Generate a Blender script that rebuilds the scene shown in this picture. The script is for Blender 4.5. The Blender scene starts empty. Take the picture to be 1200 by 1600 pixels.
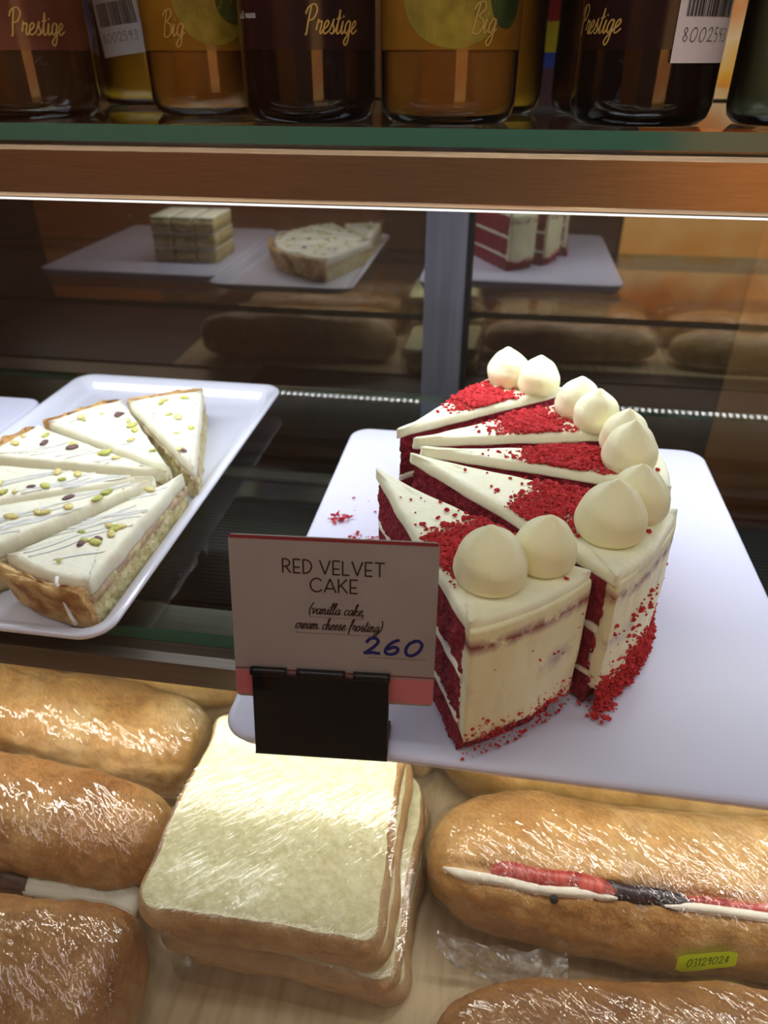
import bpy, math, random
from mathutils import Vector, Matrix, noise
PI = math.pi
R_ = math.radians
C = bpy.context.scene.collection
sc = bpy.context.scene
CZ = 1.30                      # height of the camera above the shop floor

# ------------------------------------------------------------------ camera
F = 1130.0; YAW = R_(8.9); PITCH = R_(32.3)
cam_d = bpy.data.cameras.new('camera'); cam = bpy.data.objects.new('camera', cam_d); C.objects.link(cam)
fwd = Vector((-math.sin(YAW)*math.cos(PITCH), math.cos(YAW)*math.cos(PITCH), -math.sin(PITCH)))
rgt = Vector((math.cos(YAW), math.sin(YAW), 0)); upv = rgt.cross(fwd)
M = Matrix((rgt, upv, -fwd)).transposed().to_4x4(); M.translation = Vector((0, 0, CZ))
cam.matrix_world = M
cam_d.sensor_fit = 'VERTICAL'; cam_d.sensor_height = 9.6; cam_d.sensor_width = 7.2
cam_d.lens = F/1600*9.6
cam_d.clip_start = 0.01; cam_d.clip_end = 30
cam_d.dof.use_dof = True; cam_d.dof.focus_distance = 0.335; cam_d.dof.aperture_fstop = 3.0
sc.camera = cam
sc.view_settings.view_transform = 'Standard'; sc.view_settings.look = 'None'
sc.view_settings.gamma = 1; sc.view_settings.use_curve_mapping = False
sc.view_settings.exposure = 0.0
w = bpy.data.worlds.new('world'); sc.world = w; w.use_nodes = True
w.node_tree.nodes['Background'].inputs[0].default_value = (1.0, .86, .7, 1)
w.node_tree.nodes['Background'].inputs[1].default_value = 0.05

def area(name, loc, sx, sy, power, col, rot=(0, 0, 0), spread=180):
    l = bpy.data.lights.new(name, 'AREA'); l.shape = 'RECTANGLE'; l.size = sx; l.size_y = sy
    l.energy = power; l.color = col; l.spread = R_(spread)
    o = bpy.data.objects.new(name, l); C.objects.link(o); o.location = loc; o.rotation_euler = rot
    return o
# lamps: LED strips under the two shelves, shop ceiling lamps, plus an added canopy fill
area('led_lower', (-.05, .268, CZ-.2965), 1.7, .007, 2.2, (1.0, .98, .92), (R_(12), 0, 0))
area('canopy_fill_light', (-.05, .165, CZ+.278), 1.6, .03, 1.4, (1.0, .98, .93))  # added fill to brighten the front of the cakes and plate
area('ceiling_lamp_light', (.4, -.9, CZ+1.22), 1.2, .5, 18, (1.0, .98, .95))
area('ceiling_lamp_light', (-1.2, -1.9, CZ+1.22), .8, .8, 12, (1.0, .93, .86))

# ------------------------------------------------------------------ helpers
def rloc(o):
    v = Vector((0, 0, 0))
    while o is not None:
        v += o.location; o = o.parent
    return v
def fin(o, label=None, cat=None, group=None, kind=None):
    if label: o['label'] = label
    if cat: o['category'] = cat
    if group: o['group'] = group
    if kind: o['kind'] = kind
    return o
def mk(name, verts, faces, mat, parent=None, smooth=True, label=None, cat=None, group=None, kind=None, fmat=None):
    """verts in world coordinates (z relative to the camera height)"""
    vs = [Vector((v[0], v[1], v[2]+CZ)) for v in verts]
    if parent is None:
        xs = [v.x for v in vs]; ys = [v.y for v in vs]; zs = [v.z for v in vs]
        L = Vector(((min(xs)+max(xs))/2, (min(ys)+max(ys))/2, min(zs)))
    else:
        L = rloc(parent)
    me = bpy.data.meshes.new(name)
    me.from_pydata([v-L for v in vs], [], faces)
    for m in (mat if isinstance(mat, (list, tuple)) else [mat]): me.materials.append(m)
    if fmat: me.polygons.foreach_set('material_index', fmat)
    if smooth: me.polygons.foreach_set('use_smooth', [True]*len(me.polygons))
    me.update()
    o = bpy.data.objects.new(name, me); C.objects.link(o)
    if parent is None: o.location = L
    else: o.parent = parent
    return fin(o, label, cat, group, kind)
def thing(name, loc, label, cat, group=None):
    o = bpy.data.objects.new(name, None); C.objects.link(o); o.empty_display_size = .02
    o.location = (loc[0], loc[1], loc[2]+CZ)
    return fin(o, label, cat, group)
class MB:
    def __init__(s): s.v = []; s.f = []; s.m = []
    def add(s, v, f, m=0):
        n = len(s.v); s.v += [tuple(p) for p in v]; s.f += [tuple(i+n for i in q) for q in f]; s.m += [m]*len(f)
    def box(s, a, b, m=0):
        x0, y0, z0 = a; x1, y1, z1 = b
        s.add([(x0,y0,z0),(x1,y0,z0),(x1,y1,z0),(x0,y1,z0),(x0,y0,z1),(x1,y0,z1),(x1,y1,z1),(x0,y1,z1)],
              [(0,3,2,1),(4,5,6,7),(0,1,5,4),(1,2,6,5),(2,3,7,6),(3,0,4,7)], m)
    def build(s, name, mat, parent=None, smooth=False, **k):
        return mk(name, s.v, s.f, mat, parent, smooth, fmat=s.m if isinstance(mat, (list, tuple)) else None, **k)
def box(name, a, b, mat, parent=None, bevel=0, **k):
    m = MB(); m.box(a, b); o = m.build(name, mat, parent, **k)
    if bevel:
        bv = o.modifiers.new('bevel', 'BEVEL'); bv.width = bevel; bv.segments = 3
    return o
def nz(p, s): return noise.noise(Vector((p[0]*s, p[1]*s, p[2]*s)))
def resample(pts, step, closed=True):
    out = []; n = len(pts)
    for i in range(n if closed else n-1):
        a = pts[i]; b = pts[(i+1) % n]; d = math.hypot(b[0]-a[0], b[1]-a[1]); k = max(1, round(d/step))
        for j in range(k): out.append((a[0]+(b[0]-a[0])*j/k, a[1]+(b[1]-a[1])*j/k))
    if not closed: out.append(pts[-1])
    return out
def normals2(o):
    n = len(o); r = []
    for i in range(n):
        a = o[i-1]; b = o[(i+1) % n]; dx = b[0]-a[0]; dy = b[1]-a[1]; d = math.hypot(dx, dy) or 1
        r.append((dy/d, -dx/d))
    return r
def prism(o, levels, disp=None, rings=6, topf=None, botf=None, tip=None):
    """o: CCW outline, levels: [(z, inset)], disp(p, n)->outward push"""
    N = len(o); nn = normals2(o); cx = sum(p[0] for p in o)/N; cy = sum(p[1] for p in o)/N
    V = []; Fc = []
    for z, ins in levels:
        for p, n in zip(o, nn):
            ie = ins if (tip is None or ins <= 0) else min([ins]+[f_*math.hypot(p[0]-a_, p[1]-b_) for a_, b_, f_ in tip])
            x = p[0]-n[0]*ie; y = p[1]-n[1]*ie; d = disp((x, y, z), n) if disp else 0
            V.append((x+n[0]*d, y+n[1]*d, z))
    L = len(levels)
    for k in range(L-1):
        for i in range(N):
            j = (i+1) % N; Fc.append((k*N+i, k*N+j, (k+1)*N+j, (k+1)*N+i))
    def cap(base, z, fn, flip):
        prev = base
        for r in range(1, rings):
            s = 1-r/rings; st = len(V)
            for i in range(N):
                b = V[base+i]; x = cx+(b[0]-cx)*s; y = cy+(b[1]-cy)*s
                V.append((x, y, z+(fn(x, y) if fn else 0)))
            for i in range(N):
                j = (i+1) % N; q = (prev+i, prev+j, st+j, st+i); Fc.append(q[::-1] if flip else q)
            prev = st
        V.append((cx, cy, z+(fn(cx, cy) if fn else 0))); c = len(V)-1
        for i in range(N):
            j = (i+1) % N; q = (prev+i, prev+j, c); Fc.append(q[::-1] if flip else q)
    cap((L-1)*N, levels[-1][0], topf, False)
    cap(0, levels[0][0], botf, True)
    return V, Fc
def rrect(x0, y0, x1, y1, r, seg=8):
    o = []
    for cx, cy, a in ((x1-r, y0+r, -90), (x1-r, y1-r, 0), (x0+r, y1-r, 90), (x0+r, y0+r, 180)):
        for i in range(seg+1):
            t = R_(a+90*i/seg); o.append((cx+r*math.cos(t), cy+r*math.sin(t)))
    return o
def rot2(pts, a, c=(0, 0)):
    ca, sa = math.cos(a), math.sin(a)
    return [(c[0]+(x-c[0])*ca-(y-c[1])*sa, c[1]+(x-c[0])*sa+(y-c[1])*ca) for x, y in pts]
def lathe(prof, c, n=64, tw=None):
    V = []; Fc = []
    for k, (r, z) in enumerate(prof):
        for i in range(n):
            a = 2*PI*i/n; rr = r if tw is None else r*tw(a, k/(len(prof)-1)); V.append((c[0]+rr*math.cos(a), c[1]+rr*math.sin(a), c[2]+z))
    for k in range(len(prof)-1):
        for i in range(n):
            j = (i+1) % n; Fc.append((k*n+i, k*n+j, (k+1)*n+j, (k+1)*n+i))
    if prof[0][0] > 1e-6: Fc.append(tuple(range(n))[::-1])
    if prof[-1][0] > 1e-6: Fc.append(tuple((len(prof)-1)*n+i for i in range(n)))
    return V, Fc
def tube(pts, r, n=8, flat=1.0):
    V = []; Fc = []; P = [Vector(p) for p in pts]; m = len(P)
    for i, p in enumerate(P):
        t = (P[min(i+1, m-1)]-P[max(i-1, 0)]); t = t.normalized() if t.length > 1e-9 else Vector((1, 0, 0))
        s = t.cross(Vector((0, 0, 1))); s = s.normalized() if s.length > 1e-6 else Vector((1, 0, 0)); u = s.cross(t)
        rr = r(i/(m-1)) if callable(r) else r
        for k in range(n):
            a = 2*PI*k/n; V.append(tuple(p+s*math.cos(a)*rr+u*math.sin(a)*rr*flat))
    for i in range(m-1):
        for k in range(n):
            j = (k+1) % n; Fc.append((i*n+k, (i+1)*n+k, (i+1)*n+j, i*n+j))
    Fc.append(tuple(range(n))); Fc.append(tuple((m-1)*n+k for k in range(n))[::-1])
    return V, Fc
def catmull(P, k=6):
    if len(P) < 3: return list(P)
    Q = [P[0]]+list(P)+[P[-1]]; out = []
    for i in range(1, len(Q)-2):
        p0, p1, p2, p3 = Q[i-1:i+3]
        for j in range(k):
            t = j/k
            out.append(tuple(.5*(2*p1[d]+(p2[d]-p0[d])*t+(2*p0[d]-5*p1[d]+4*p2[d]-p3[d])*t*t+(3*p1[d]-p0[d]-3*p2[d]+p3[d])*t**3) for d in range(2)))
    out.append(tuple(P[-1])); return out

# ------------------------------------------------------------------ materials
def newmat(name):
    m = bpy.data.materials.new(name); m.use_nodes = True; nt = m.node_tree
    return m, nt, nt.nodes['Principled BSDF'], nt.nodes['Material Output']
def setb(b, **k):
    for n, v in k.items():
        n = n.replace('_', ' ')
        if n in b.inputs: b.inputs[n].default_value = v
def col(r, g, b): return (r, g, b, 1)
def srgb(r, g, b):
    f = lambda c: (c/255/12.92 if c/255 <= .04045 else ((c/255+.055)/1.055)**2.4)
    return (f(r), f(g), f(b), 1)
def tex(nt, kind, scale, detail=3, rough=.55, vec=None, **k):
    t = nt.nodes.new('ShaderNodeTex'+kind)
    t.inputs['Scale'].default_value = scale
    if kind == 'Noise': t.inputs['Detail'].default_value = detail; t.inputs['Roughness'].default_value = rough
    for n, v in k.items(): t.inputs[n].default_value = v
    if vec is None:
        tc = nt.nodes.new('ShaderNodeTexCoord'); vec = tc.outputs['Object']
    nt.links.new(vec, t.inputs['Vector'])
    return t
def ramp(nt, src, stops):
    r = nt.nodes.new('ShaderNodeValToRGB'); e = r.color_ramp.elements
    while len(e) < len(stops): e.new(.5)
    for i, (p, c) in enumerate(stops): e[i].position = p; e[i].color = c
    nt.links.new(src, r.inputs[0]); return r
def mixc(nt, fac, a, b):
    m = nt.nodes.new('ShaderNodeMix'); m.data_type = 'RGBA'
    for s, v in ((0, fac), (6, a), (7, b)):
        if hasattr(v, 'links'): nt.links.new(v, m.inputs[s])
        else: m.inputs[s].default_value = v
    return m.outputs[2]
def bump(nt, b, srcs, key='Normal'):
    prev = None
    for h, st, dist in srcs:
        n = nt.nodes.new('ShaderNodeBump'); n.inputs['Strength'].default_value = st; n.inputs['Distance'].default_value = dist
        nt.links.new(h, n.inputs['Height'])
        if prev: nt.links.new(prev, n.inputs['Normal'])
        prev = n.outputs['Normal']
    nt.links.new(prev, b.inputs[key]); return prev
def scaled(nt, s, rot=(0, 0, 0)):
    tc = nt.nodes.new('ShaderNodeTexCoord'); mp = nt.nodes.new('ShaderNodeMapping')
    mp.inputs['Rotation'].default_value = rot; nt.links.new(tc.outputs['Object'], mp.inputs['Vector'])
    m2 = nt.nodes.new('ShaderNodeMapping'); m2.inputs['Scale'].default_value = s; nt.links.new(mp.outputs['Vector'], m2.inputs['Vector']); return m2.outputs['Vector']
def plain(name, c, rough=.5, metal=0, bmp=None, **k):
    m, nt, b, o = newmat(name); setb(b, Base_Color=c, Roughness=rough, Metallic=metal, **k)
    if bmp:
        t = tex(nt, 'Noise', bmp[0], 4); bump(nt, b, [(t.outputs[0], bmp[1], bmp[2])])
    return m
def noisy(name, c1, c2, scale, rough=.6, bmp=None, lo=.35, hi=.65, vec=None, detail=4, **k):
    m, nt, b, o = newmat(name); setb(b, Roughness=rough, **k)
    v = scaled(nt, vec) if vec else None
    t = tex(nt, 'Noise', scale, detail, vec=v); r = ramp(nt, t.outputs[0], [(lo, c1), (hi, c2)])
    nt.links.new(r.outputs[0], b.inputs['Base Color'])
    if bmp:
        t2 = tex(nt, 'Noise', bmp[0], 5); bump(nt, b, [(t2.outputs[0], bmp[1], bmp[2])])
    return m
def clear(name, tint, refl=.06, rough=.02, ior=1.45, wr=None, extra=0.0, cap=1.0):
    """thin clear sheet: lets light through, mirrors by Fresnel; wr: list of (stretch, rotation, scale, strength, dist)"""
    m, nt, b, o = newmat(name); nt.nodes.remove(b)
    tr = nt.nodes.new('ShaderNodeBsdfTransparent'); tr.inputs[0].default_value = tint
    gl = nt.nodes.new('ShaderNodeBsdfGlossy'); gl.inputs['Roughness'].default_value = rough; gl.inputs[0].default_value = (1, 1, 1, 1)
    fr = nt.nodes.new('ShaderNodeFresnel'); fr.inputs[0].default_value = ior
    mx = nt.nodes.new('ShaderNodeMixShader'); nt.links.new(tr.outputs[0], mx.inputs[1]); nt.links.new(gl.outputs[0], mx.inputs[2])
    ad = nt.nodes.new('ShaderNodeMath'); ad.operation = 'ADD'; ad.inputs[1].default_value = extra; ad.use_clamp = True
    mn = nt.nodes.new('ShaderNodeMath'); mn.operation = 'MINIMUM'; mn.inputs[1].default_value = cap
    nt.links.new(fr.outputs[0], ad.inputs[0]); nt.links.new(ad.outputs[0], mn.inputs[0]); nt.links.new(mn.outputs[0], mx.inputs[0])
    nt.links.new(mx.outputs[0], o.inputs['Surface'])
    if wr:
        prev = None
        for st, ro, scl, s, d in wr:
            t = tex(nt, 'Noise', scl, 2, .5, vec=scaled(nt, st, ro)); n = nt.nodes.new('ShaderNodeBump')
            n.inputs['Strength'].default_value = s; n.inputs['Distance'].default_value = d
            nt.links.new(t.outputs[0], n.inputs['Height'])
            if prev: nt.links.new(prev, n.inputs['Normal'])
            prev = n.outputs[0]
        nt.links.new(prev, gl.inputs['Normal'])
    return m

M_pane = clear('case_glass', (.97, .97, .96, 1), rough=.0, ior=1.42)
M_shelfglass = clear('shelf_glass', (.80, .90, .87, 1), rough=.01, ior=1.5)
M_edge = plain('glass_edge_green', srgb(62, 112, 96), .12, Specular_IOR_Level=.8)
M_jarglass = clear('jar_glass', (.96, .97, .95, 1), rough=.02, ior=1.42)
M_steel, _nt, _b, _o = newmat('brushed_steel')
setb(_b, Base_Color=srgb(176, 150, 122), Metallic=.9, Roughness=.3)
_t = tex(_nt, 'Noise', 60, 4, vec=scaled(_nt, (.6, 20, 20))); bump(_nt, _b, [(_t.outputs[0], .12, .0004)])
_r = ramp(_nt, _t.outputs[0], [(.3, srgb(160, 134, 108)), (.7, srgb(178, 152, 124))]); _nt.links.new(_r.outputs[0], _b.inputs['Base Color'])
M_rail = noisy('rail_metal', srgb(84, 74, 64), srgb(100, 89, 78), 30, .5, vec=(.4, 8, 8), Metallic=.3)
M_alu = noisy('door_aluminium', srgb(112, 116, 130), srgb(128, 132, 148), 20, .38, vec=(6, 6, .3), Metallic=.55)
M_black = plain('black_plastic', srgb(12, 12, 16), .34, Specular_IOR_Level=.3)
M_gasket = plain('black_rubber', srgb(12, 12, 14), .6)
M_dark = noisy('dark_panel', srgb(38, 33, 32), srgb(50, 44, 42), 8, .5)
M_led = None
m, nt, b, o = newmat('led_diffuser'); setb(b, Base_Color=(1, 1, 1, 1), Emission_Color=(1, .97, .93, 1), Emission_Strength=1.1); M_led = m
m, nt, b, o = newmat('led_chip'); setb(b, Base_Color=(1, 1, 1, 1), Emission_Color=(.86, .93, 1, 1), Emission_Strength=165); M_chip = m
m, nt, b, o = newmat('lamp_diffuser'); setb(b, Base_Color=(1, 1, 1, 1), Emission_Color=(1, .85, .66, 1), Emission_Strength=5); M_lamp = m
# back doors: dark tinted mirror glass
m, nt, b, o = newmat('tinted_mirror_glass'); setb(b, Base_Color=srgb(58, 46, 38), Roughness=.2, Metallic=0)
gl = nt.nodes.new('ShaderNodeBsdfGlossy'); gl.inputs[0].default_value = (.92, .86, .80, 1); gl.inputs['Roughness'].default_value = .018
mx = nt.nodes.new('ShaderNodeMixShader'); mx.inputs[0].default_value = .26
nt.links.new(b.outputs[0], mx.inputs[1]); nt.links.new(gl.outputs[0], mx.inputs[2]); nt.links.new(mx.outputs[0], o.inputs[0]); M_mirror = m
M_plate = plain('white_melamine', srgb(214, 213, 234), .34, Specular_IOR_Level=.35)
M_porc = plain('white_porcelain', srgb(216, 217, 232), .14, Coat_Weight=.3, Coat_Roughness=.04)
M_wood, nt, b, o = newmat('light_wood_deck'); setb(b, Roughness=.5)
t = tex(nt, 'Noise', 14, 6, vec=scaled(nt, (9, .9, 1))); r = ramp(nt, t.outputs[0], [(.3, srgb(176, 150, 112)), (.5, srgb(200, 178, 140)), (.7, srgb(214, 194, 158))])
nt.links.new(r.outputs[0], b.inputs['Base Color'])
# cake
def frosting_mat(name, c1, c2, stain=None):
    m, nt, b, o = newmat(name); setb(b, Roughness=.42, Specular_IOR_Level=.4, Subsurface_Weight=.18, Subsurface_Radius=(.9, .7, .4), Subsurface_Scale=.004)
    t = tex(nt, 'Noise', 26, 3); r = ramp(nt, t.outputs[0], [(.3, c1), (.7, c2)]); out = r.outputs[0]
    if stain:
        tc = nt.nodes.new('ShaderNodeTexCoord'); sx = nt.nodes.new('ShaderNodeSeparateXYZ'); nt.links.new(tc.outputs['Object'], sx.inputs[0])
        for zc, hw, sc_, thr, cl in stain:
            a = nt.nodes.new('ShaderNodeMath'); a.operation = 'SUBTRACT'; nt.links.new(sx.outputs[2], a.inputs[0]); a.inputs[1].default_value = zc
            a2 = nt.nodes.new('ShaderNodeMath'); a2.operation = 'ABSOLUTE'; nt.links.new(a.outputs[0], a2.inputs[0])
            mr = nt.nodes.new('ShaderNodeMapRange'); mr.inputs[1].default_value = 0; mr.inputs[2].default_value = hw; mr.inputs[3].default_value = 1; mr.inputs[4].default_value = 0
            nt.links.new(a2.outputs[0], mr.inputs[0])
            n1 = tex(nt, 'Noise', sc_, 5, .65); r1 = ramp(nt, n1.outputs[0], [(thr, (0, 0, 0, 1)), (thr+.16, (1, 1, 1, 1))])
            mu = nt.nodes.new('ShaderNodeMath'); mu.operation = 'MULTIPLY'; nt.links.new(mr.outputs[0], mu.inputs[0]); nt.links.new(r1.outputs[0], mu.inputs[1])
            out = mixc(nt, mu.outputs[0], out, cl)
    nt.links.new(out, b.inputs['Base Color'])
    t2 = tex(nt, 'Noise', 55, 3, vec=scaled(nt, (1, 1, .35), (.3, .2, 0))); t3 = tex(nt, 'Noise', 400, 2)
    bump(nt, b, [(t2.outputs[0], .8, .0022), (t3.outputs[0], .3, .0005)])
    return m
M_frost = frosting_mat('cream_cheese_frosting', srgb(242, 239, 204), srgb(250, 248, 222))
M_frost_side = frosting_mat('side_frosting', srgb(240, 235, 186), srgb(250, 246, 206), [
    (.0655, .0050, 110, .40, srgb(140, 44, 58)), (.041, .008, 32, .50, srgb(188, 168, 168)), (.018, .007, 260, .57, srgb(170, 30, 40))])
M_fill = frosting_mat('cake_filling', srgb(236, 230, 205), srgb(244, 240, 222))
M_dollop = frosting_mat('piped_frosting', srgb(246, 240, 194), srgb(251, 247, 210))
m, nt, b, o = newmat('red_sponge'); setb(b, Roughness=.85, Specular_IOR_Level=.2)
t = tex(nt, 'Noise', 330, 5, .7); t1 = tex(nt, 'Voronoi', 520)
r = ramp(nt, t.outputs[0], [(.25, srgb(96, 20, 34)), (.5, srgb(146, 38, 54)), (.75, srgb(182, 66, 78))]); nt.links.new(r.outputs[0], b.inputs['Base Color'])
bump(nt, b, [(t1.outputs[0], .9, .0012), (t.outputs[0], .8, .0012)]); M_sponge = m
m, nt, b, o = newmat('red_crumbs'); setb(b, Roughness=.8, Specular_IOR_Level=.25)
t = tex(nt, 'Noise', 240, 4, .7); r = ramp(nt, t.outputs[0], [(.3, srgb(160, 26, 34)), (.7, srgb(212, 58, 62))]); nt.links.new(r.outputs[0], b.inputs['Base Color'])
bump(nt, b, [(t.outputs[0], .8, .001)]); M_crumb = m
# tart
M_glaze = frosting_mat('white_glaze', srgb(231, 227, 203), srgb(240, 237, 217))
M_icing = plain('white_icing', srgb(252, 251, 246), .3, Subsurface_Weight=.5, Subsurface_Radius=(1, 1, 1), Subsurface_Scale=.003)
M_crust = noisy('tart_crust', srgb(160, 108, 54), srgb(222, 186, 126), 70, .75, bmp=(190, .9, .0022), lo=.38, hi=.6)
M_jam = noisy('rosy_crumb_layer', srgb(176, 146, 122), srgb(206, 184, 150), 160, .8, bmp=(300, .8, .001))
M_tbase = noisy('pistachio_sponge', srgb(190, 176, 118), srgb(226, 216, 170), 180, .85, bmp=(380, .9, .0016))
M_pgreen = noisy('pistachio_green', srgb(150, 160, 60), srgb(206, 204, 110), 200, .6)
M_pyel = noisy('pistachio_yellow', srgb(200, 182, 100), srgb(226, 214, 150), 200, .6)
M_ppurp = noisy('pistachio_skin', srgb(74, 52, 62), srgb(128, 90, 92), 200, .6)
# bread
def bread_mat(name, dark, mid, light, seam=False):
    m, nt, b, o = newmat(name); setb(b, Roughness=.55, Specular_IOR_Level=.35)
    t = tex(nt, 'Noise', 13, 5, .6); t2 = tex(nt, 'Noise', 75, 5, .65); t3 = tex(nt, 'Noise', 420, 3)
    r = ramp(nt, t.outputs[0], [(.32, dark), (.5, mid), (.68, light)])
    r2 = ramp(nt, t2.outputs[0], [(.35, (.62, .56, .5, 1)), (.62, (1, 1, 1, 1))])
    mm = nt.nodes.new('ShaderNodeMix'); mm.data_type = 'RGBA'; mm.blend_type = 'MULTIPLY'; mm.inputs[0].default_value = .7
    nt.links.new(r.outputs[0], mm.inputs[6]); nt.links.new(r2.outputs[0], mm.inputs[7])
    nt.links.new(mm.outputs[2], b.inputs['Base Color'])
    vc = tex(nt, 'Voronoi', 34, vec=scaled(nt, (.6, 1.3, 1)), ); vc.feature = 'DISTANCE_TO_EDGE'
    rc = ramp(nt, vc.outputs[0], [(0, (0, 0, 0, 1)), (.12, (1, 1, 1, 1))])
    bump(nt, b, [(rc.outputs[0], .35, .0012), (t.outputs[0], .6, .006), (t2.outputs[0], .7, .003), (t3.outputs[0], .3, .0005)])
    return m
M_breadA = bread_mat('golden_roll_crust', srgb(184, 130, 70), srgb(210, 166, 104), srgb(226, 196, 144))
M_breadB = bread_mat('brown_roll_crust', srgb(150, 100, 54), srgb(180, 130, 76), srgb(204, 162, 106))
M_breadC = bread_mat('pale_roll_crust', srgb(178, 134, 70), srgb(208, 168, 100), srgb(226, 196, 140))
M_toastcrust = bread_mat('toast_crust', srgb(172, 134, 88), srgb(198, 162, 114), srgb(218, 190, 146))
m, nt, b, o = newmat('bread_crumb'); setb(b, Roughness=.8, Specular_IOR_Level=.2)
t = tex(nt, 'Noise', 160, 5, .7); r = ramp(nt, t.outputs[0], [(.3, srgb(216, 210, 156)), (.6, srgb(240, 236, 196))]); nt.links.new(r.outputs[0], b.inputs['Base Color'])
tv = tex(nt, 'Voronoi', 260); bump(nt, b, [(tv.outputs[0], .5, .0009), (t.outputs[0], .5, .0008)]); M_bcrumb = m
M_cheese = noisy('white_cheese', srgb(232, 226, 206), srgb(244, 240, 226), 60, .45)
M_ham = noisy('pink_ham', srgb(150, 44, 38), srgb(206, 96, 84), 40, .35, vec=(8, 2, 2), bmp=(90, .3, .001))
M_aub = noisy('dark_vegetable', srgb(30, 22, 30), srgb(70, 54, 62), 60, .3)
M_meat = noisy('brown_meat', srgb(64, 38, 28), srgb(110, 76, 60), 50, .4)
M_pepper = plain('peppercorn_black', srgb(34, 34, 36), .35)
M_yellowcheese = plain('yellow_cheese', srgb(222, 200, 60), .4)
W1 = [((.5, 2.0, 1), (0, 0, .5), 60, .7, .005), ((1, 1, 1), (0, 0, 0), 24, .6, .009), ((2.2, .6, 1), (0, 0, -.6), 150, .8, .0022)]
M_film = clear('cling_film', (.985, .985, .98, 1), rough=.03, ior=1.42, wr=W1, extra=.045, cap=.15)
W2 = [((.09, 1.0, 1), (0, 0, -.80), 620, 1.0, .00042), ((.12, 1.0, 1), (0, 0, -.55), 260, 1.0, .0006), ((1, 1, 1), (0, 0, 0), 16, .6, .008)]
M_film2 = clear('stretched_cling_film', (.985, .985, .98, 1), rough=.03, ior=1.42, wr=W2, extra=.05, cap=.13)
M_sticker = plain('yellow_green_sticker', srgb(196, 222, 30), .5)
M_stamp = plain('stamped_digits', srgb(96, 112, 20), .6)

# ------------------------------------------------------------------ the shop (seen only as reflections in the glass)
M_floor = noisy('shop_floor', srgb(120, 104, 88), srgb(142, 126, 108), 5, .4)
M_wall = noisy('shop_wall', srgb(146, 122, 98), srgb(166, 140, 114), 3, .7)
M_ceil = plain('shop_ceiling', srgb(190, 178, 160), .8)
def plane_y(name, x0, x1, z0, z1, y, t, mat, **k): return box(name, (x0, y, z0), (x1, y+t, z1), mat, kind='structure', **k)
box('floor', (-3.2, -3.2, -1.32), (3.2, 1.5, -1.30), M_floor, kind='structure')
box('ceiling', (-3.2, -3.2, 1.25), (3.2, 1.5, 1.27), M_ceil, kind='structure')
plane_y('wall_front', -3.2, 3.2, -1.3, 1.25, -3.22, .02, M_wall)
plane_y('wall_back', -3.2, 3.2, -1.3, 1.25, 1.48, .02, M_wall)
box('wall_left', (-3.22, -3.2, -1.3), (-3.2, 1.48, 1.25), M_wall, kind='structure')
box('wall_right', (3.2, -3.2, -1.3), (3.22, 1.48, 1.25), M_wall, kind='structure')

# ------------------------------------------------------------------ display case
X0, X1 = -.95, .85
M_bdeck = noisy('dull_steel', srgb(150, 140, 122), srgb(168, 158, 138), 12, .4, Metallic=.3)
DECK = -.430
YB = .762
case = thing('display_case', (-.05, .42, -1.30), 'refrigerated bakery display case with dark back and wooden lower deck', 'display case')
box('base_cabinet', (X0, .10, -1.30), (X1, .80, DECK-.03), M_dark, case, .004)
box('deck_board', (-.52, .105, DECK-.028), (X1, .400, DECK), M_wood, case)
box('rear_board', (-.52, .401, DECK-.028), (-.13, .455, DECK), M_wood, case)
box('rear_board', (-.129, .401, DECK-.028), (X1, .455, DECK-.001), M_dark, case)  # shade put into the colour, so this stretch mirrors dark in the door
box('left_deck', (X0, .105, DECK-.028), (-.521, .455, DECK-.001), M_dark, case)  # coloured dark to dim its reflection in the door
box('back_deck', (X0, .457, DECK-.028), (-.125, .80, DECK-.004), M_bdeck, case)
box('back_deck', (-.124, .457, DECK-.028), (X1, .80, DECK-.004), M_dark, case)  # right stretch coloured dark, standing in for shade in the mirrored view
for s in (0, 1):
    x = X0 if s == 0 else X1-.02
    box('side_panel', (x, .105, DECK), (x+.02, .80, .30), M_dark, case)
tb = box('fill_housing', (X0+.02, .140, .2805), (X1-.02, .190, .2995), M_steel, case, label='added steel housing above the fill light')  # added casing for the canopy fill
box('top_panel', (X0, .10, .30), (X1, .80, .33), M_dark, case)
box('back_panel', (X0, .785, DECK), (X1, .80, .30), M_dark, case)
pane = box('front_pane', (X0+.002, .092, DECK-.02), (X1-.002, .0965, .30), M_pane, case)
mb = MB(); mb.add([(X0+.002, .0965, DECK-.02), (X1-.002, .0965, DECK-.02), (X1-.002, .0965, .30), (X0+.002, .0965, .30)], [(0, 1, 2, 3)])
bpy.data.objects.remove(pane); pane = mb.build('front_pane', M_pane, case, label='clear front glass pane')
# air grille at the back of the deck
g = thing('air_grille', (-.2, .57, DECK-.004), 'black slotted air grille on the case floor behind the wooden deck', 'grille')
mb = MB()
mb.box((-.36, .470, DECK-.003), (X1-.03, .475, DECK+.012)); mb.box((-.36, .70, DECK-.003), (X1-.03, .705, DECK+.012))
mb.box((-.36, .47, DECK-.003), (X1-.03, .705, DECK))
mb.build('grille_frame', M_black, g)
mb = MB()
for i in range(38):
    y = .480+i*.0058; mb.box((-.36, y, DECK), (X1-.03, y+.0046, DECK+.010))
mb.build('slats', M_black, g)
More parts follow.
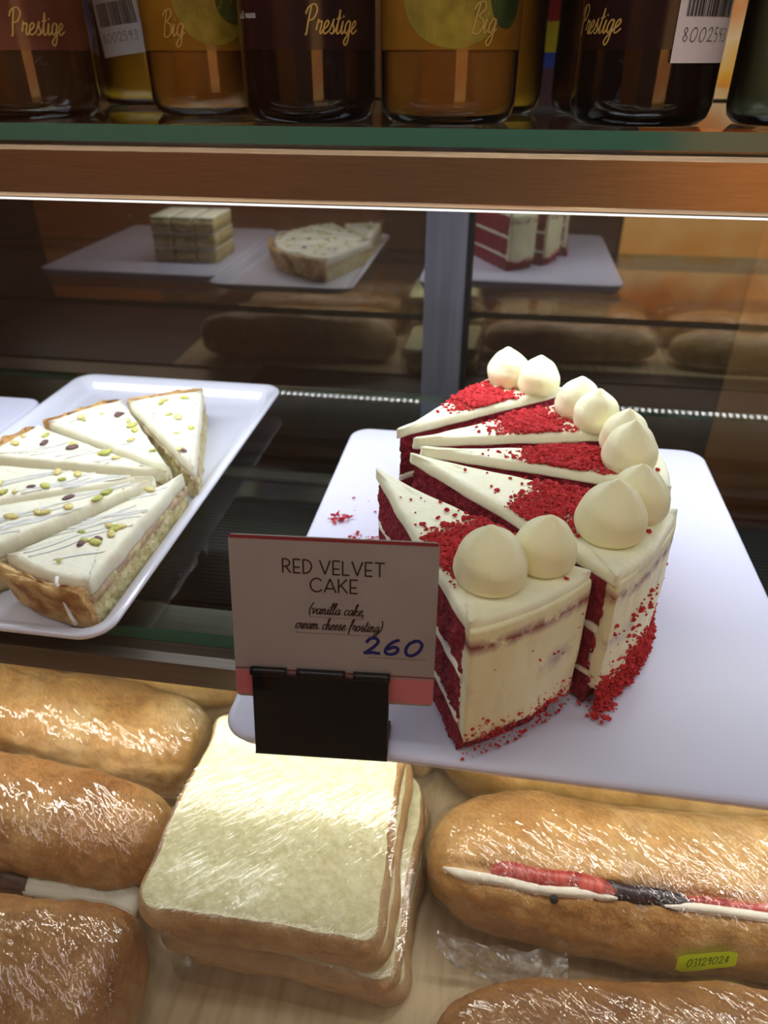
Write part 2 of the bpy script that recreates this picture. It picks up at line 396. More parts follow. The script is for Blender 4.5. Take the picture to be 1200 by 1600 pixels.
# sliding doors
d1 = thing('sliding_door', (-.5, YB, DECK), 'dark mirrored sliding door on the left with a grey aluminium stile', 'door')
box('mirror_pane', (X0+.022, YB, DECK+.01), (-.074, YB+.005, .12), M_mirror, d1)
box('stile', (-.076, YB-.010, DECK+.005), (-.034, YB+.008, .12), M_alu, d1, .001, label='grey aluminium stile')
box('gasket', (-.034, YB-.008, DECK+.005), (-.0285, YB+.008, .12), M_gasket, d1)
d2 = thing('sliding_door', (.4, YB+.015, DECK), 'dark mirrored sliding door on the right, behind the grey stile', 'door')
box('mirror_pane', (-.05, YB+.0105, DECK+.01), (X1-.022, YB+.0155, .12), M_mirror, d2)
box('bottom_rail', (X0+.02, YB-.012, DECK), (X1-.02, YB+.024, DECK+.009), M_dark, case)

# middle glass shelf
ZM = -.272
def glass_shelf(y0, y1, z0, z1, label):
    s = thing('glass_shelf', ((X0+X1)/2, (y0+y1)/2, z0), label, 'shelf', 'glass shelves')
    x0, x1 = X0+.022, X1-.022
    mb = MB(); mb.add([(x0, y0, z1), (x1, y0, z1), (x1, y1, z1), (x0, y1, z1)], [(0, 1, 2, 3)]); mb.build('glass_sheet', M_shelfglass, s)
    mb = MB(); mb.box((x0, y0, z0), (x1, y0+.0012, z1-.0002)); mb.box((x0, y1-.0012, z0), (x1, y1, z1-.0002)); mb.build('polished_edge', M_edge, s, label='green glass edge')
    return s
glass_shelf(.2835, .638, ZM-.008, ZM, 'middle glass shelf with green edge holding the white cake plates')
M_backline = plain('pale_edge_strip', srgb(120, 118, 124), .3)
rl = thing('shelf_rail', (-.05, .27, ZM-.03), 'brown grey metal rail under the front of the middle shelf', 'rail')
mb = MB(); mb.box((X0+.02, .268, ZM-.0245), (X1-.02, .2885, ZM-.0085)); mb.box((X0+.02, .2885, ZM-.0125), (X1-.02, .315, ZM-.0085)); mb.build('rail_body', M_rail, rl)
box('led_strip', (X0+.03, .271, ZM-.0262), (X1-.03, .281, ZM-.0247), M_led, rl, label='white lit strip')

# upper glass shelf with steel bar
ZU = -.0345
glass_shelf(.455, .735, ZU-.0095, ZU, 'upper glass shelf with thick green edge holding the juice bottles')
br = thing('shelf_bar', (-.05, .47, -.08), 'copper toned brushed steel bar under the upper glass shelf', 'bar')
mb = MB()
prof = [(.4585, -.0455), (.4545, -.0465), (.4530, -.0490), (.4535, -.0735), (.4550, -.0760), (.4600, -.0765), (.470, -.0765), (.470, -.0455)]
n = len(prof); V = [(x, y, z) for x in (X0+.02, X1-.02) for y, z in prof]
mb.add(V, [(i, (i+1) % n, n+(i+1) % n, n+i) for i in range(n)]+[tuple(range(n))[::-1], tuple(n+i for i in range(n))])
mb.build('bar_body', M_steel, br)
box('lit_lip', (X0+.03, .4532, -.0776), (X1-.03, .4550, -.0767), M_led, br, label='thin white lit strip')
box('chip_board', (X0+.03, .4560, -.0782), (X1-.03, .4690, -.0767), M_rail, br)
mb = MB()
for i in range(132):
    x = -.485+i*.010; mb.add([(x, .4575, -.0783), (x, .4675, -.0783), (x+.0038, .4675, -.0783), (x+.0038, .4575, -.0783)], [(0, 1, 2, 3)])
mb.build('led_chips', M_chip, br, label='row of white light chips')

# ------------------------------------------------------------------ plates
def flat_plate(x0, y0, x1, y1, ztop, zbot, name, label, ang=0):
    o = resample(rot2(rrect(x0, y0, x1, y1, .016, 8), ang, ((x0+x1)/2, (y0+y1)/2)), .01)
    h = ztop-zbot
    lv = [(zbot, .007), (zbot+h*.35, .0035), (zbot+h*.7, .0012), (ztop-.0022, .0), (ztop-.0009, .0006), (ztop-.0001, .0020), (ztop, .0035), (ztop-.0004, .012)]
    V, Fc = prism(o, lv, rings=4)
    return mk(name, V, Fc, M_plate, None, True, label, 'plate', 'white serving plates')
flat_plate(-.109, .2085, .1665, .533, -.260, ZM, 'serving_plate', 'white flat rectangular plate carrying the red velvet cake')
flat_plate(-.660, .225, -.392, .547, -.260, ZM, 'serving_plate', 'white flat plate at the left edge carrying the loaf cake')
# tray with sunken floor and flared rim
def tray():
    z0 = ZM
    prof = [(z0, .030), (z0+.001, .0275), (z0+.008, .010), (z0+.0125, .0015), (z0+.0150, .0000), (z0+.0163, .0006), (z0+.0168, .0022), (z0+.0160, .0045), (z0+.0150, .0075),
            (z0+.0115, .011), (z0+.007, .0135), (z0+.0052, .016), (z0+.0050, .020), (z0+.0050, .05)]
    V = []; Fc = []
    for z, i_ in prof: V += [(x, y, z) for x, y in rrect(-.385+i_, .255+i_, -.1865-i_, .600-i_, max(.018-i_*.75, .004), 8)]
    N = len(V)//len(prof)
    for k in range(len(prof)-1):
        for i in range(N): j = (i+1) % N; Fc.append((k*N+i, k*N+j, (k+1)*N+j, (k+1)*N+i))
    Fc.append(tuple(range(N))[::-1]); Fc.append(tuple(range((len(prof)-1)*N, len(prof)*N)))
    mk('serving_tray', V, Fc, M_porc, None, True, 'white porcelain tray with raised rim carrying the pistachio tart', 'tray', 'white serving plates')
tray()

# ------------------------------------------------------------------ red velvet cake
random.seed(4)
def wedge(c, a0, a1, r0, r1, step=.0013, rc=.0015):
    """CCW outline of a slice between radii r0 and r1, angles in degrees"""
    a0, a1 = R_(a0), R_(a1); pts = []
    if r0 < .004: pts.append((c[0]+r0*math.cos((a0+a1)/2), c[1]+r0*math.sin((a0+a1)/2)))
    else:
        k = 10
        for i in range(k+1): a = a1+(a0-a1)*i/k; pts.append((c[0]+r0*math.cos(a), c[1]+r0*math.sin(a)))
    k = max(6, int((a1-a0)*r1/.003))
    for i in range(k+1): a = a0+(a1-a0)*i/k; pts.append((c[0]+r1*math.cos(a), c[1]+r1*math.sin(a)))
    return resample(pts, step)
def corners(c, a0, a1, r): return [(c[0], c[1], .17)]+[(c[0]+r*math.cos(R_(a)), c[1]+r*math.sin(R_(a)), .45) for a in (a0, a1)]
def sponge_d(amp=1.0, seed=0):
    def d(p, n):
        q = (p[0]+seed, p[1], p[2]); return amp*(.0012*nz(q, 110)+.0011*nz(q, 330)+.0008*nz(q, 700))
    return d
def crumbs(pts, smin, smax):
    V = []; Fc = []
    base = [(1, 0, 0), (-1, 0, 0), (0, 1, 0), (0, -1, 0), (0, 0, 1), (0, 0, -1), (.6, .6, .6), (-.6, .6, .5), (-.6, -.6, .6), (.6, -.6, .5)]
    tri = [(4,0,6),(4,6,2),(4,2,7),(4,7,1),(4,1,8),(4,8,3),(4,3,9),(4,9,0),(6,0,2),(7,2,1),(8,1,3),(9,3,0),(5,2,0),(5,1,2),(5,3,1),(5,0,3)]
    for p in pts:
        s = smin+(smax-smin)*random.random()**2; ra = random.random()*6.28; ca, sa = math.cos(ra), math.sin(ra); n = len(V)
        sx, sy, sz = s*random.uniform(.6, 1.3), s*random.uniform(.6, 1.3), s*random.uniform(.5, 1)
        for b in base:
            x, y, z = b[0]*sx*random.uniform(.8, 1.2), b[1]*sy*random.uniform(.8, 1.2), b[2]*sz; V.append((p[0]+x*ca-y*sa, p[1]+x*sa+y*ca, p[2]+z))
        Fc += [tuple(n+i for i in t) for t in tri]
    return V, Fc
ZP = -.2602
HT = .078
DP = [(0, .80), (.07, .91), (.18, .985), (.30, 1.0), (.42, .975), (.54, .90), (.65, .785), (.75, .64), (.83, .47), (.89, .31), (.94, .19), (.97, .12), (1.0, .05)]
def dollop(c, z, r, h, parent, lean, lab=None):
    ph = random.random()*6; prof = []
    K = 26
    for k in range(K+1):
        t = k/K
        for (t0, r0_), (t1, r1_) in zip(DP, DP[1:]):
            if t0 <= t <= t1: rr = r0_+(r1_-r0_)*(t-t0)/(t1-t0)
        prof.append((r*rr*(1 if k < K else .0), h*t))
    def tw(a, t): return 1+.022*math.sin(2*a+ph+t*7)+.014*math.sin(5*t*PI+a+ph)+.05*max(0, t-.6)*math.sin(a+ph+t*14)
    V, Fc = lathe(prof, (c[0], c[1], z), 40, tw)
    V = [(x+lean[0]*((zz-z)/h)**3, y+lean[1]*((zz-z)/h)**3, zz) for x, y, zz in V]
    return mk('frosting_dollop', V, Fc, M_dollop, parent)
def cake_slice(tip, a0, a1, R, label, dr, dsz, band, base_crumbs=False, gapz=0, rim=True, bandn=420, tipcrumbs=0):
    am = R_((a0+a1)/2)
    t = thing('cake_slice', (tip[0]+math.cos(am)*.06, tip[1]+math.sin(am)*.06, ZP), label, 'cake', 'red velvet cake slices')
    ri = R-.0048
    def lv(z0, z1, st=.0016, e=.0006):
        n = max(3, int((z1-z0)/st)); return [(ZP+z0+(z1-z0)*i/n, (e if i in (0, n) else 0)) for i in range(n+1)]
    for i, (z0, z1) in enumerate(((.0, .0175), (.0205, .0435), (.0470, .0738))):
        rr = ri if i else ri+.0005
        V, Fc = prism(wedge(tip, a0, a1, .001, rr), lv(z0, z1), sponge_d(1.2, i*3.1+a0), rings=3)
        mk('sponge_layer', V, Fc, M_sponge, t)
    for i, (z0, z1) in enumerate(((.0173, .0207), (.0433, .0472))):
        V, Fc = prism(wedge(tip, a0-.05, a1+.05, .001, ri-.0005, .002), lv(z0, z1, .0009), lambda p, n: .0004+.0007*nz(p, 120), rings=2)
        mk('cream_filling', V, Fc, M_fill, t)
    # top frosting
    o = wedge(tip, a0, a1, -.001, R-.001, .0016)
    def d(p, n): return .0009+.0010*nz(p, 60)
    V, Fc = prism(o, [(ZP+.0722, .0012), (ZP+.0730, -.0002), (ZP+.0740, .0), (ZP+.0755, .0002), (ZP+.0772, .0010), (ZP+.0779, .0022), (ZP+.0781, .0045)], d, rings=12, tip=corners(tip, a0, a1, R-.001),
                  topf=lambda x, y: .0009*nz((x, y, 0), 45)+.0003*nz((x, y, 3), 160))
    V = [(x, y, z-(.0014*max(0, nz((x, y, 1), 90)) if z < ZP+.0724 else 0)) for x, y, z in V]
    mk('top_frosting', V, Fc, M_frost, t)
    # frosting on the outside of the slice, ragged lower edge
    o = wedge(tip, a0+.3, a1-.3, ri-.001, R+.0005, .0018)
    zb = .012
    n = 30; lvs = [(ZP+zb+(.0745-zb)*i/n, .0004 if i in (0, n) else 0) for i in range(n+1)]
    V, Fc = prism(o, lvs, lambda p, nn: .0013*nz((p[0], p[1], p[2]*.6), 48)+.0005*nz((p[0], p[1], p[2]*.3), 190), rings=1)
    V = [(x, y, z+(.0045*nz((x, y, 7), 70)+.002*nz((x, y, 2), 300))*max(0, 1-(z-ZP-zb)/.014)) for x, y, z in V]
    mk('side_frosting', V, Fc, M_frost_side, t)
    # dollops
    for (ang, rad, r, h, lean) in dsz:
        a = R_(ang); dollop((tip[0]+math.cos(a)*rad, tip[1]+math.sin(a)*rad), ZP+HT-.0006, r, h, t, lean)
    # crumb band on the frosting
    pts = []
    for k in range(bandn):
        rr = random.gauss((band[0]+band[1])/2, (band[1]-band[0])*.27); a = random.uniform(a0+.6, a1-.6)
        lim = rr*math.sin(R_(a1-a0))
        p = (tip[0]+math.cos(R_(a))*rr, tip[1]+math.sin(R_(a))*rr); core = abs(rr-(band[0]+band[1])/2) < (band[1]-band[0])*.42
        pts.append((p[0], p[1], ZP+HT+.0004+(random.random()*.0016 if core else 0)))
    for k in range(26):
        rr = random.uniform(.03, R-.004); a = random.uniform(a0+1, a1-1); pts.append((tip[0]+math.cos(R_(a))*rr, tip[1]+math.sin(R_(a))*rr, ZP+HT+.0004))
    V, Fc = crumbs(pts, .0005, .0017)
    mk('crumb_topping', V, Fc, M_crumb, t, False, kind='stuff')
    # crumbs around the foot of the slice and clinging to the side
    pts = []
    nb = 2200 if base_crumbs else 260
    for k in range(nb):
        a = R_(random.uniform(a0+.3, a1-.3)); z = abs(random.gauss(0, .0095 if base_crumbs else .004)) if random.random() < .93 else random.uniform(.0, .05)
        if not base_crumbs: z += random.choice((0, .008, .012))
        rr = R+.0005+(max(0, .0038-z*.25)*random.random() if base_crumbs else random.random()*.0008)
        pts.append((tip[0]+math.cos(a)*rr, tip[1]+math.sin(a)*rr, ZP+.001+z))
    V, Fc = crumbs(pts, .0004, .0019 if base_crumbs else .0010)
    mk('crumb_coating', V, Fc, M_crumb, t, False, kind='stuff')
    return t
cake_slice((-.0545, .3255), -64.3, -35.5, .1262, 'front red velvet cake slice with its cut face beside the price card', .1, 
           [(-54.5, .1045, .0152, .0265, (-.001, .001)), (-40.5, .1085, .0134, .0255, (.001, -.001))], (.066, .097), bandn=1900)
cake_slice((-.0385, .3455), -44.5, -16, .1365, 'second red velvet cake slice from the front, with red crumbs around its foot', .1,
           [(-33.0, .1150, .0156, .0285, (0, 0)), (-21.5, .1190, .0142, .0270, (-.001, 0))], (.070, .100), base_crumbs=True, bandn=1700)
cake_slice((-.0330, .3540), -10.5, 9.5, .1290, 'middle red velvet cake slice with a narrow white top and two tall dollops', .1,
           [(-2.5, .1075, .0140, .0270, (0, 0)), (7.5, .1080, .0132, .0250, (0, 0))], (.058, .096), base_crumbs=True, bandn=2100)
cake_slice((-.0385, .3645), 13, 37.5, .1270, 'fourth red velvet cake slice from the front, near the back', .1,
           [(17.5, .1050, .0132, .0240, (0, 0)), (27.5, .1030, .0138, .0245, (0, 0))], (.052, .090), bandn=2000)
cake_slice((-.0500, .3745), 38.5, 61, .1230, 'rearmost red velvet cake slice with a crumbled tip', .1,
           [(41.5, .1070, .0136, .0240, (0, 0)), (53.0, .1020, .0140, .0245, (-.002, 0))], (.050, .088), bandn=1800, tipcrumbs=1)
# crumb clumps lying on the plate: one uncountable scatter
pts = []
for cx, cy, s, n in ((-.0905, .3925, .0040, 60), (-.0760, .3760, .003, 16), (-.0655, .3725, .003, 16), (-.072, .415, .008, 5), (-.06, .43, .003, 4), (-.06, .36, .005, 16), (-.055, .395, .004, 16),
                     (.062, .246, .0035, 40), (.068, .252, .003, 24), (-.08, .34, .02, 14)):
    for k in range(n):
        pts.append((random.gauss(cx, s), random.gauss(cy, s*.7), ZP+.0008+(random.random()*.0022 if n > 30 else 0)))
V, Fc = crumbs(pts, .0004, .0017)
mk('cake_crumbs', V, Fc, M_crumb, None, False, 'red cake crumbs scattered over the white plate', 'crumbs', kind='stuff')

# ------------------------------------------------------------------ pistachio tart
ZT = ZM+.0052
TH = .0345
def tart_slice(tip, a0, a1, R, label, nuts=9, seed=0):
    random.seed(seed)
    am = R_((a0+a1)/2)
    t = thing('tart_slice', (tip[0]+math.cos(am)*.07, tip[1]+math.sin(am)*.07, ZT), label, 'tart', 'pistachio tart slices')
    def lv(z0, z1, st, e=.0008):
        n = max(3, int((z1-z0)/st)); return [(ZT+z0+(z1-z0)*i/n, (e if i in (0, n) else 0)) for i in range(n+1)]
    V, Fc = prism(wedge(tip, a0, a1, .001, R-.004, .0016), lv(.0, .0225, .0018), sponge_d(1.3, seed), rings=2)
    mk('tart_base', V, Fc, M_tbase, t)
    V, Fc = prism(wedge(tip, a0, a1, .001, R-.005, .0018), [(ZT+.0215, .0), (ZT+.024, -.0006), (ZT+.0275, -.0004), (ZT+.0305, .0004), (ZT+.0318, .0018), (ZT+.0322, .0035)],
                  lambda p, n: .0010*nz(p, 70)+.0004*nz(p, 260), rings=10, topf=lambda x, y: .0008*nz((x, y, 5), 50), tip=corners(tip, a0, a1, R-.005))
    mk('white_glaze', V, Fc, M_glaze, t)
    V, Fc = prism(wedge(tip, a0, a1, .001, R-.0045, .002), [(ZT+.0165, 0), (ZT+.018, -.0006), (ZT+.0200, -.0006), (ZT+.0215, 0)], sponge_d(1.2, seed+5), rings=1)
    mk('jam_layer', V, Fc, M_jam, t)
    o = wedge(tip, a0, a1, R-.0052, R+.0012, .0016)
    V, Fc = prism(o, lv(.0, .0300, .0018, .0012), lambda p, n: .0011*nz(p, 90)+.0005*nz(p, 320), rings=2)
    V = [(x+(x-tip[0])*.06*((z-ZT)/.03), y+(y-tip[1])*.06*((z-ZT)/.03), z+(.0030*nz((x, y, 9), 130)*max(0, (z-ZT-.02)/.01))) for x, y, z in V]
    V = [(tip[0]+(x-tip[0])*(1-.03), tip[1]+(y-tip[1])*(1-.03), z) for x, y, z in V]
    mk('crust', V, Fc, M_crust, t, label='golden brown crust edge')
    zt = ZT+.0324
    # icing drizzle
    mb = MB(); rr = random
    for k in range(11):
        a = R_(rr.uniform(a0+5, a1-5)); r0 = rr.uniform(.03, R-.02); c = (tip[0]+math.cos(a)*r0, tip[1]+math.sin(a)*r0)
        th = R_(36+rr.uniform(-12, 12)); L = rr.uniform(.030, .085); pts = []
        for i in range(13):
            u = (i/12-.5)*L; x = c[0]+math.cos(th)*u; y = c[1]+math.sin(th)*u+.0012*math.sin(u*140+k)
            dx, dy = x-tip[0], y-tip[1]; ang = math.degrees(math.atan2(dy, dx)); d_ = (ang-(a0+a1)/2+180) % 360-180
            if abs(d_) < (a1-a0)/2-1.5 and math.hypot(dx, dy) < R-.006: pts.append((x, y, ZT+.0322+.0008*nz((x, y, 5), 50)+.00025))
        if len(pts) > 3: mb.add(*tube(pts, lambda s: .0011*(.6+.4*math.sin(s*PI)), 10, .14))
    if mb.v: mb.build('icing_drizzle', M_icing, t, True)
    for k in range(nuts):
        a = R_(rr.uniform(a0+4, a1-4)); r0 = rr.uniform(.025, R-.012)
        if k % 2: r0 = rr.uniform(R*.5, R-.012)
        c = (tip[0]+math.cos(a)*r0, tip[1]+math.sin(a)*r0, zt+.0006); s = rr.uniform(.0014, .0034); ra = rr.random()*6
        V = []; base, Fc0 = lathe([(.35, -.6), (.8, -.35), (1, 0), (.75, .5), (.3, .75)], (0, 0, 0), 9)
        for x, y, z in base:
            x, y = x*s*1.5, y*s*.95; f = 1+.25*nz((x*500+k, y*500, z), 1)
            V.append((c[0]+(x*math.cos(ra)-y*math.sin(ra))*f, c[1]+(x*math.sin(ra)+y*math.cos(ra))*f, c[2]+z*s*.5))
        mk('pistachio_piece', V, Fc0, (M_pgreen, M_pyel, M_pyel, M_pgreen, M_ppurp)[k % 5], t)
    for k in range(16):
        pass
    return t
TC = (-.2075, .3860)
tart_slice((-.1965, .3950), -120.5, -92, .1255, 'front tart slice with its crust side and drip of icing facing the glass', 11, 1)
tart_slice((-.2120, .3840), -151.5, -124, .1250, 'second tart slice from the front, cut off by the left of the picture', 9, 2)
tart_slice((-.2130, .3870), 180, 207, .1280, 'third tart slice from the front, between the halves of the tart', 9, 3)
tart_slice((-.2080, .3950), 157, 178.5, .1400, 'fourth tart slice from the front, with large green pistachio pieces', 10, 4)
tart_slice((-.2070, .3985), 129.5, 155, .1390, 'fifth tart slice from the front, next to the rearmost slice', 10, 5)
tart_slice((-.1925, .4020), 108.5, 133.5, .1400, 'rearmost tart slice, lying slightly apart with its brown crust to the back', 9, 6)
# loose drip of icing over the crust of the front slice is part of that slice
_fs = [o for o in C.objects if o.get('label', '').startswith('front tart slice')][0]
pp = [(-.2180, .2745), (-.2170, .2712), (-.2150, .2700), (-.2135, .2690), (-.2118, .2682), (-.2100, .2680)]; zz = [.0332, .0322, .0270, .0200, .0120, .0070]
mk('icing_drip', *tube([(x, y, ZT+z) for (x, y), z in zip(pp, zz)], .0011, 8), M_icing, _fs)

# loaf cake on the far left plate (seen in the mirror)
random.seed(9)
M_loaf = noisy('layered_sponge', srgb(196, 172, 110), srgb(222, 204, 150), 90, .8, bmp=(300, .7, .001))
for i in range(3):
    x0 = -.508+i*.033
    t = thing('cake_portion', (x0+.014, .44, ZP), ['left portion of the pale layered cake, seen in the mirrored door', 'middle portion of the pale layered cake, seen in the mirrored door', 'right portion of the pale layered cake, seen in the mirrored door'][i], 'cake', 'pale layered cake portions')
    for j in range(3):
        o = resample(rrect(x0, .400, x0+.0305, .478, .003, 3), .004)
        V, Fc = prism(o, [(ZP+j*.021, .0004), (ZP+j*.021+.0185, .0002)], sponge_d(1, i+j), rings=1); mk('sponge_layer', V, Fc, M_loaf, t)
        o = resample(rrect(x0-.0002, .3998, x0+.0307, .4782, .003, 3), .004)
        V, Fc = prism(o, [(ZP+j*.021+.0183, .0), (ZP+j*.021+.021, .0)], lambda p, n: .0003*nz(p, 200), rings=2); mk('cream_layer', V, Fc, M_frost, t)

# ------------------------------------------------------------------ lettering by pen strokes
CAPS = {
 'R': (.62, [[(0, 0), (0, 1)], [(0, 1), (.30, .98), (.50, .80), (.44, .56), (.20, .46), (0, .46)], [(.22, .46), (.55, 0)]]),
 'E': (.52, [[(.48, 1), (0, 1), (0, 0), (.48, 0)], [(0, .42), (.42, .42)]]),
 'D': (.66, [[(0, 0), (0, 1)], [(0, 1), (.30, .97), (.55, .75), (.58, .42), (.42, .12), (.15, 0), (0, 0)]]),
 'V': (.78, [[(0, 1), (.37, 0), (.74, 1)]]),
 'L': (.50, [[(0, 1), (0, 0), (.46, 0)]]),
 'T': (.66, [[(0, 1), (.66, 1)], [(.33, 1), (.33, 0)]]),
 'C': (.80, [[(.76, .86), (.55, .99), (.30, .96), (.07, .74), (.02, .46), (.12, .16), (.36, .01), (.60, .03), (.78, .16)]]),
 'A': (.78, [[(0, 0), (.38, 1), (.76, 0)], [(.11, .27), (.65, .27)]]),
 'K': (.62, [[(0, 0), (0, 1)], [(.54, 1), (.03, .42)], [(.16, .56), (.58, 0)]]),
}
SCR = {
 'v': (.44, [[(0, .42), (.08, .5), (.14, .3), (.18, .02), (.30, .25), (.36, .48), (.32, .44), (.44, .36)]]),
 'a': (.46, [[(.34, .44), (.20, .48), (.05, .30), (.06, .06), (.16, 0), (.28, .16), (.35, .44), (.32, .12), (.38, .01), (.48, .14)]]),
 'n': (.50, [[(0, .36), (.08, .46), (.08, 0), (.10, .26), (.22, .47), (.30, .40), (.28, .10), (.36, 0), (.50, .14)]]),
 'm': (.74, [[(0, .36), (.08, .46), (.08, 0), (.10, .26), (.22, .47), (.29, .40), (.28, 0), (.30, .26), (.44, .47), (.52, .40), (.50, .10), (.58, 0), (.74, .14)]]),
 'i': (.24, [[(0, .14), (.09, .46), (.05, .10), (.11, 0), (.24, .14)], [(.10, .62), (.12, .65)]]),
 'l': (.26, [[(0, .12), (.12, .55), (.20, .92), (.14, 1.0), (.07, .80), (.05, .12), (.12, 0), (.26, .14)]]),
 'c': (.36, [[(.28, .40), (.20, .48), (.06, .34), (.04, .10), (.14, 0), (.36, .15)]]),
 'k': (.46, [[(0, .12), (.14, .60), (.20, .95), (.12, .98), (.07, .70), (.05, 0), (.09, .28), (.26, .46), (.30, .36), (.12, .24), (.30, 0), (.46, .14)]]),
 'e': (.38, [[(.0, .14), (.20, .26), (.28, .40), (.20, .48), (.07, .34), (.05, .08), (.15, 0), (.38, .15)]]),
 'r': (.36, [[(0, .14), (.08, .50), (.10, .42), (.26, .44), (.20, .10), (.26, 0), (.36, .14)]]),
 'h': (.46, [[(0, .12), (.14, .60), (.20, .95), (.12, .98), (.07, .70), (.05, 0), (.09, .28), (.22, .47), (.28, .36), (.26, .08), (.33, 0), (.46, .14)]]),
 's': (.36, [[(0, .12), (.16, .46), (.18, .52), (.16, .36), (.24, .14), (.16, 0), (.04, .04)], [(.20, .02), (.36, .14)]]),
 'f': (.34, [[(.0, .10), (.16, .55), (.26, .94), (.18, 1.0), (.10, .70), (.04, -.30)], [(0, .42), (.26, .46)]]),
 'o': (.44, [[(.20, .48), (.06, .34), (.06, .06), (.20, 0), (.30, .20), (.26, .44), (.16, .48), (.30, .38), (.44, .40)]]),
 't': (.30, [[(.0, .14), (.14, .60), (.15, .85), (.07, .12), (.14, 0), (.30, .14)], [(0, .54), (.26, .58)]]),
 'g': (.44, [[(.32, .42), (.20, .48), (.05, .30), (.06, .06), (.16, .02), (.28, .18), (.34, .44), (.28, -.20), (.14, -.42), (.02, -.30), (.16, -.10), (.44, .14)]]),
 'P': (.62, [[(.24, .98), (.16, .45), (.12, 0), (.06, -.02)], [(.0, .72), (.12, .96), (.40, 1.06), (.56, .86), (.42, .56), (.22, .48)]]),
 'B': (.60, [[(.24, .98), (.16, .45), (.12, 0)], [(.02, .78), (.16, .98), (.42, 1.02), (.50, .80), (.28, .56), (.52, .40), (.48, .08), (.26, -.04), (.10, .06)]]),
 '(': (.22, [[(.20, 1.0), (.06, .66), (.03, .26), (.12, -.12)]]),
 ')': (.24, [[(.06, 1.0), (.18, .66), (.16, .26), (.0, -.14)]]),
 ',': (.16, [[(.08, .06), (.08, -.02), (.02, -.16)]]),
 ' ': (.26, []),
}
DIG = {
 '2': (.80, [[(.06, .74), (.20, .98), (.50, 1.0), (.62, .78), (.44, .44), (.10, .06), (.06, .01), (.40, .06), (.78, .02)]]),
 '6': (.78, [[(.60, .98), (.30, .80), (.06, .42), (.06, .10), (.30, 0), (.58, .14), (.62, .40), (.42, .50), (.14, .34)]]),
 '0': (.84, [[(.46, .98), (.16, .80), (.02, .40), (.12, .04), (.40, .0), (.68, .30), (.76, .74), (.56, .98), (.34, .96)]]),
 '1': (.40, [[(.05, .78), (.25, 1), (.22, 0)]]),
 '3': (.62, [[(.05, .92), (.35, 1), (.50, .80), (.25, .54), (.52, .32), (.38, .03), (.04, .06)]]),
 '9': (.62, [[(.50, .75), (.30, .52), (.08, .70), (.24, .98), (.48, .88), (.46, .45), (.36, 0)]]),
 '4': (.62, [[(.38, 0), (.42, 1), (.04, .34), (.56, .34)]]),
 '8': (.62, [[(.28, .54), (.10, .76), (.28, 1), (.46, .78), (.28, .54), (.06, .24), (.28, 0), (.52, .22), (.28, .54)]]),
 '5': (.62, [[(.48, 1), (.12, 1), (.10, .58), (.38, .62), (.50, .30), (.30, .0), (.04, .08)]]),
}
def strokes(text, font, h, gap=.12, slant=0, smooth=True):
    out = []; x = 0
    for ch in text:
        if ch == ' ': x += .34; continue
        w_, S = font[ch]
        for s in S:
            p = [(x+a+slant*b, b) for a, b in s]
            if smooth and len(p) > 2: p = catmull(p, 5)
            out.append([(a*h, b*h) for a, b in p])
        x += w_+gap
    return out, (x-gap)*h
def curvecap(ch): return ch in 'RDC'
def ribbons(ss, wd, calli=0):
    """flat ribbons in 2d: list of quads ((x,y)*4)"""
    Q = []
    for s in ss:
        for i in range(len(s)-1):
            (x0, y0), (x1, y1) = s[i], s[i+1]; dx, dy = x1-x0, y1-y0; L = math.hypot(dx, dy)
            if L < 1e-9: continue
            dx /= L; dy /= L; w2 = wd/2*(1+calli*(abs(dy)-.45)) ; e = w2*.45
            Q.append([(x0-dx*e-dy*-w2*-1, y0-dy*e-dx*w2), (x1+dx*e+dy*w2, y1+dy*e-dx*w2), (x1+dx*e-dy*w2, y1+dy*e+dx*w2), (x0-dx*e-dy*w2, y0-dy*e+dx*w2)])
            q = Q[-1]; q[0] = (x0-dx*e+dy*w2, y0-dy*e-dx*w2)
    return Q
def place(Q, fn, name, mat, parent, label=None, lift=0):
    V = []; Fc = []
    for k, q in enumerate(Q):
        n = len(V); V += [fn(x, y, lift+(k % 7)*2e-6) for x, y in q]; Fc.append(tuple(range(n, n+len(q))))
    return mk(name, V, Fc, mat, parent, False, label)

# ------------------------------------------------------------------ price card and holder
cx0, cy0, cz0 = -.055, .2126, -.2338
yw, ln = .0765, .2253; CW, CH = .0844, .0748
ex = Vector((math.cos(yw), math.sin(yw), 0)); nn_ = Vector((-math.sin(yw), math.cos(yw), 0)); ez = Vector((0, 0, 1))*math.cos(ln)+nn_*math.sin(ln); en = ex.cross(ez)  # en points to camera
M_card = noisy('card_paper', srgb(148, 138, 135), srgb(154, 144, 141), 30, .55)
M_cardred = plain('card_dark_red', srgb(134, 34, 46), .5)
M_cardpink = noisy('card_pink', srgb(186, 100, 108), srgb(198, 112, 118), 40, .5)
M_ink = plain('dark_brown_ink', srgb(42, 20, 24), .5)
M_blue = plain('blue_marker', srgb(12, 20, 104), .35)
card = thing('price_card', (cx0, cy0, cz0), 'white price card with dark red top edge titled red velvet cake, in a black holder', 'sign')
def cf(x, y, l=0):    # card coordinates: x from the left edge, y from the top edge downward as fractions of width / height
    p = Vector((cx0, cy0, cz0))+ex*(x-CW/2)+ez*(CH-y)+en*l; return (p.x, p.y, p.z)
o = rrect(0, 0, CW, CH, .002, 4)
V = [cf(x, y, 0) for x, y in o]+[cf(x, y, -.0006) for x, y in o]; N = len(o)
Fc = [tuple(range(N))[::-1], tuple(range(N, 2*N))]+[(i, (i+1) % N, N+(i+1) % N, N+i) for i in range(N)]
mk('card_sheet', V, Fc, M_card, card, False)
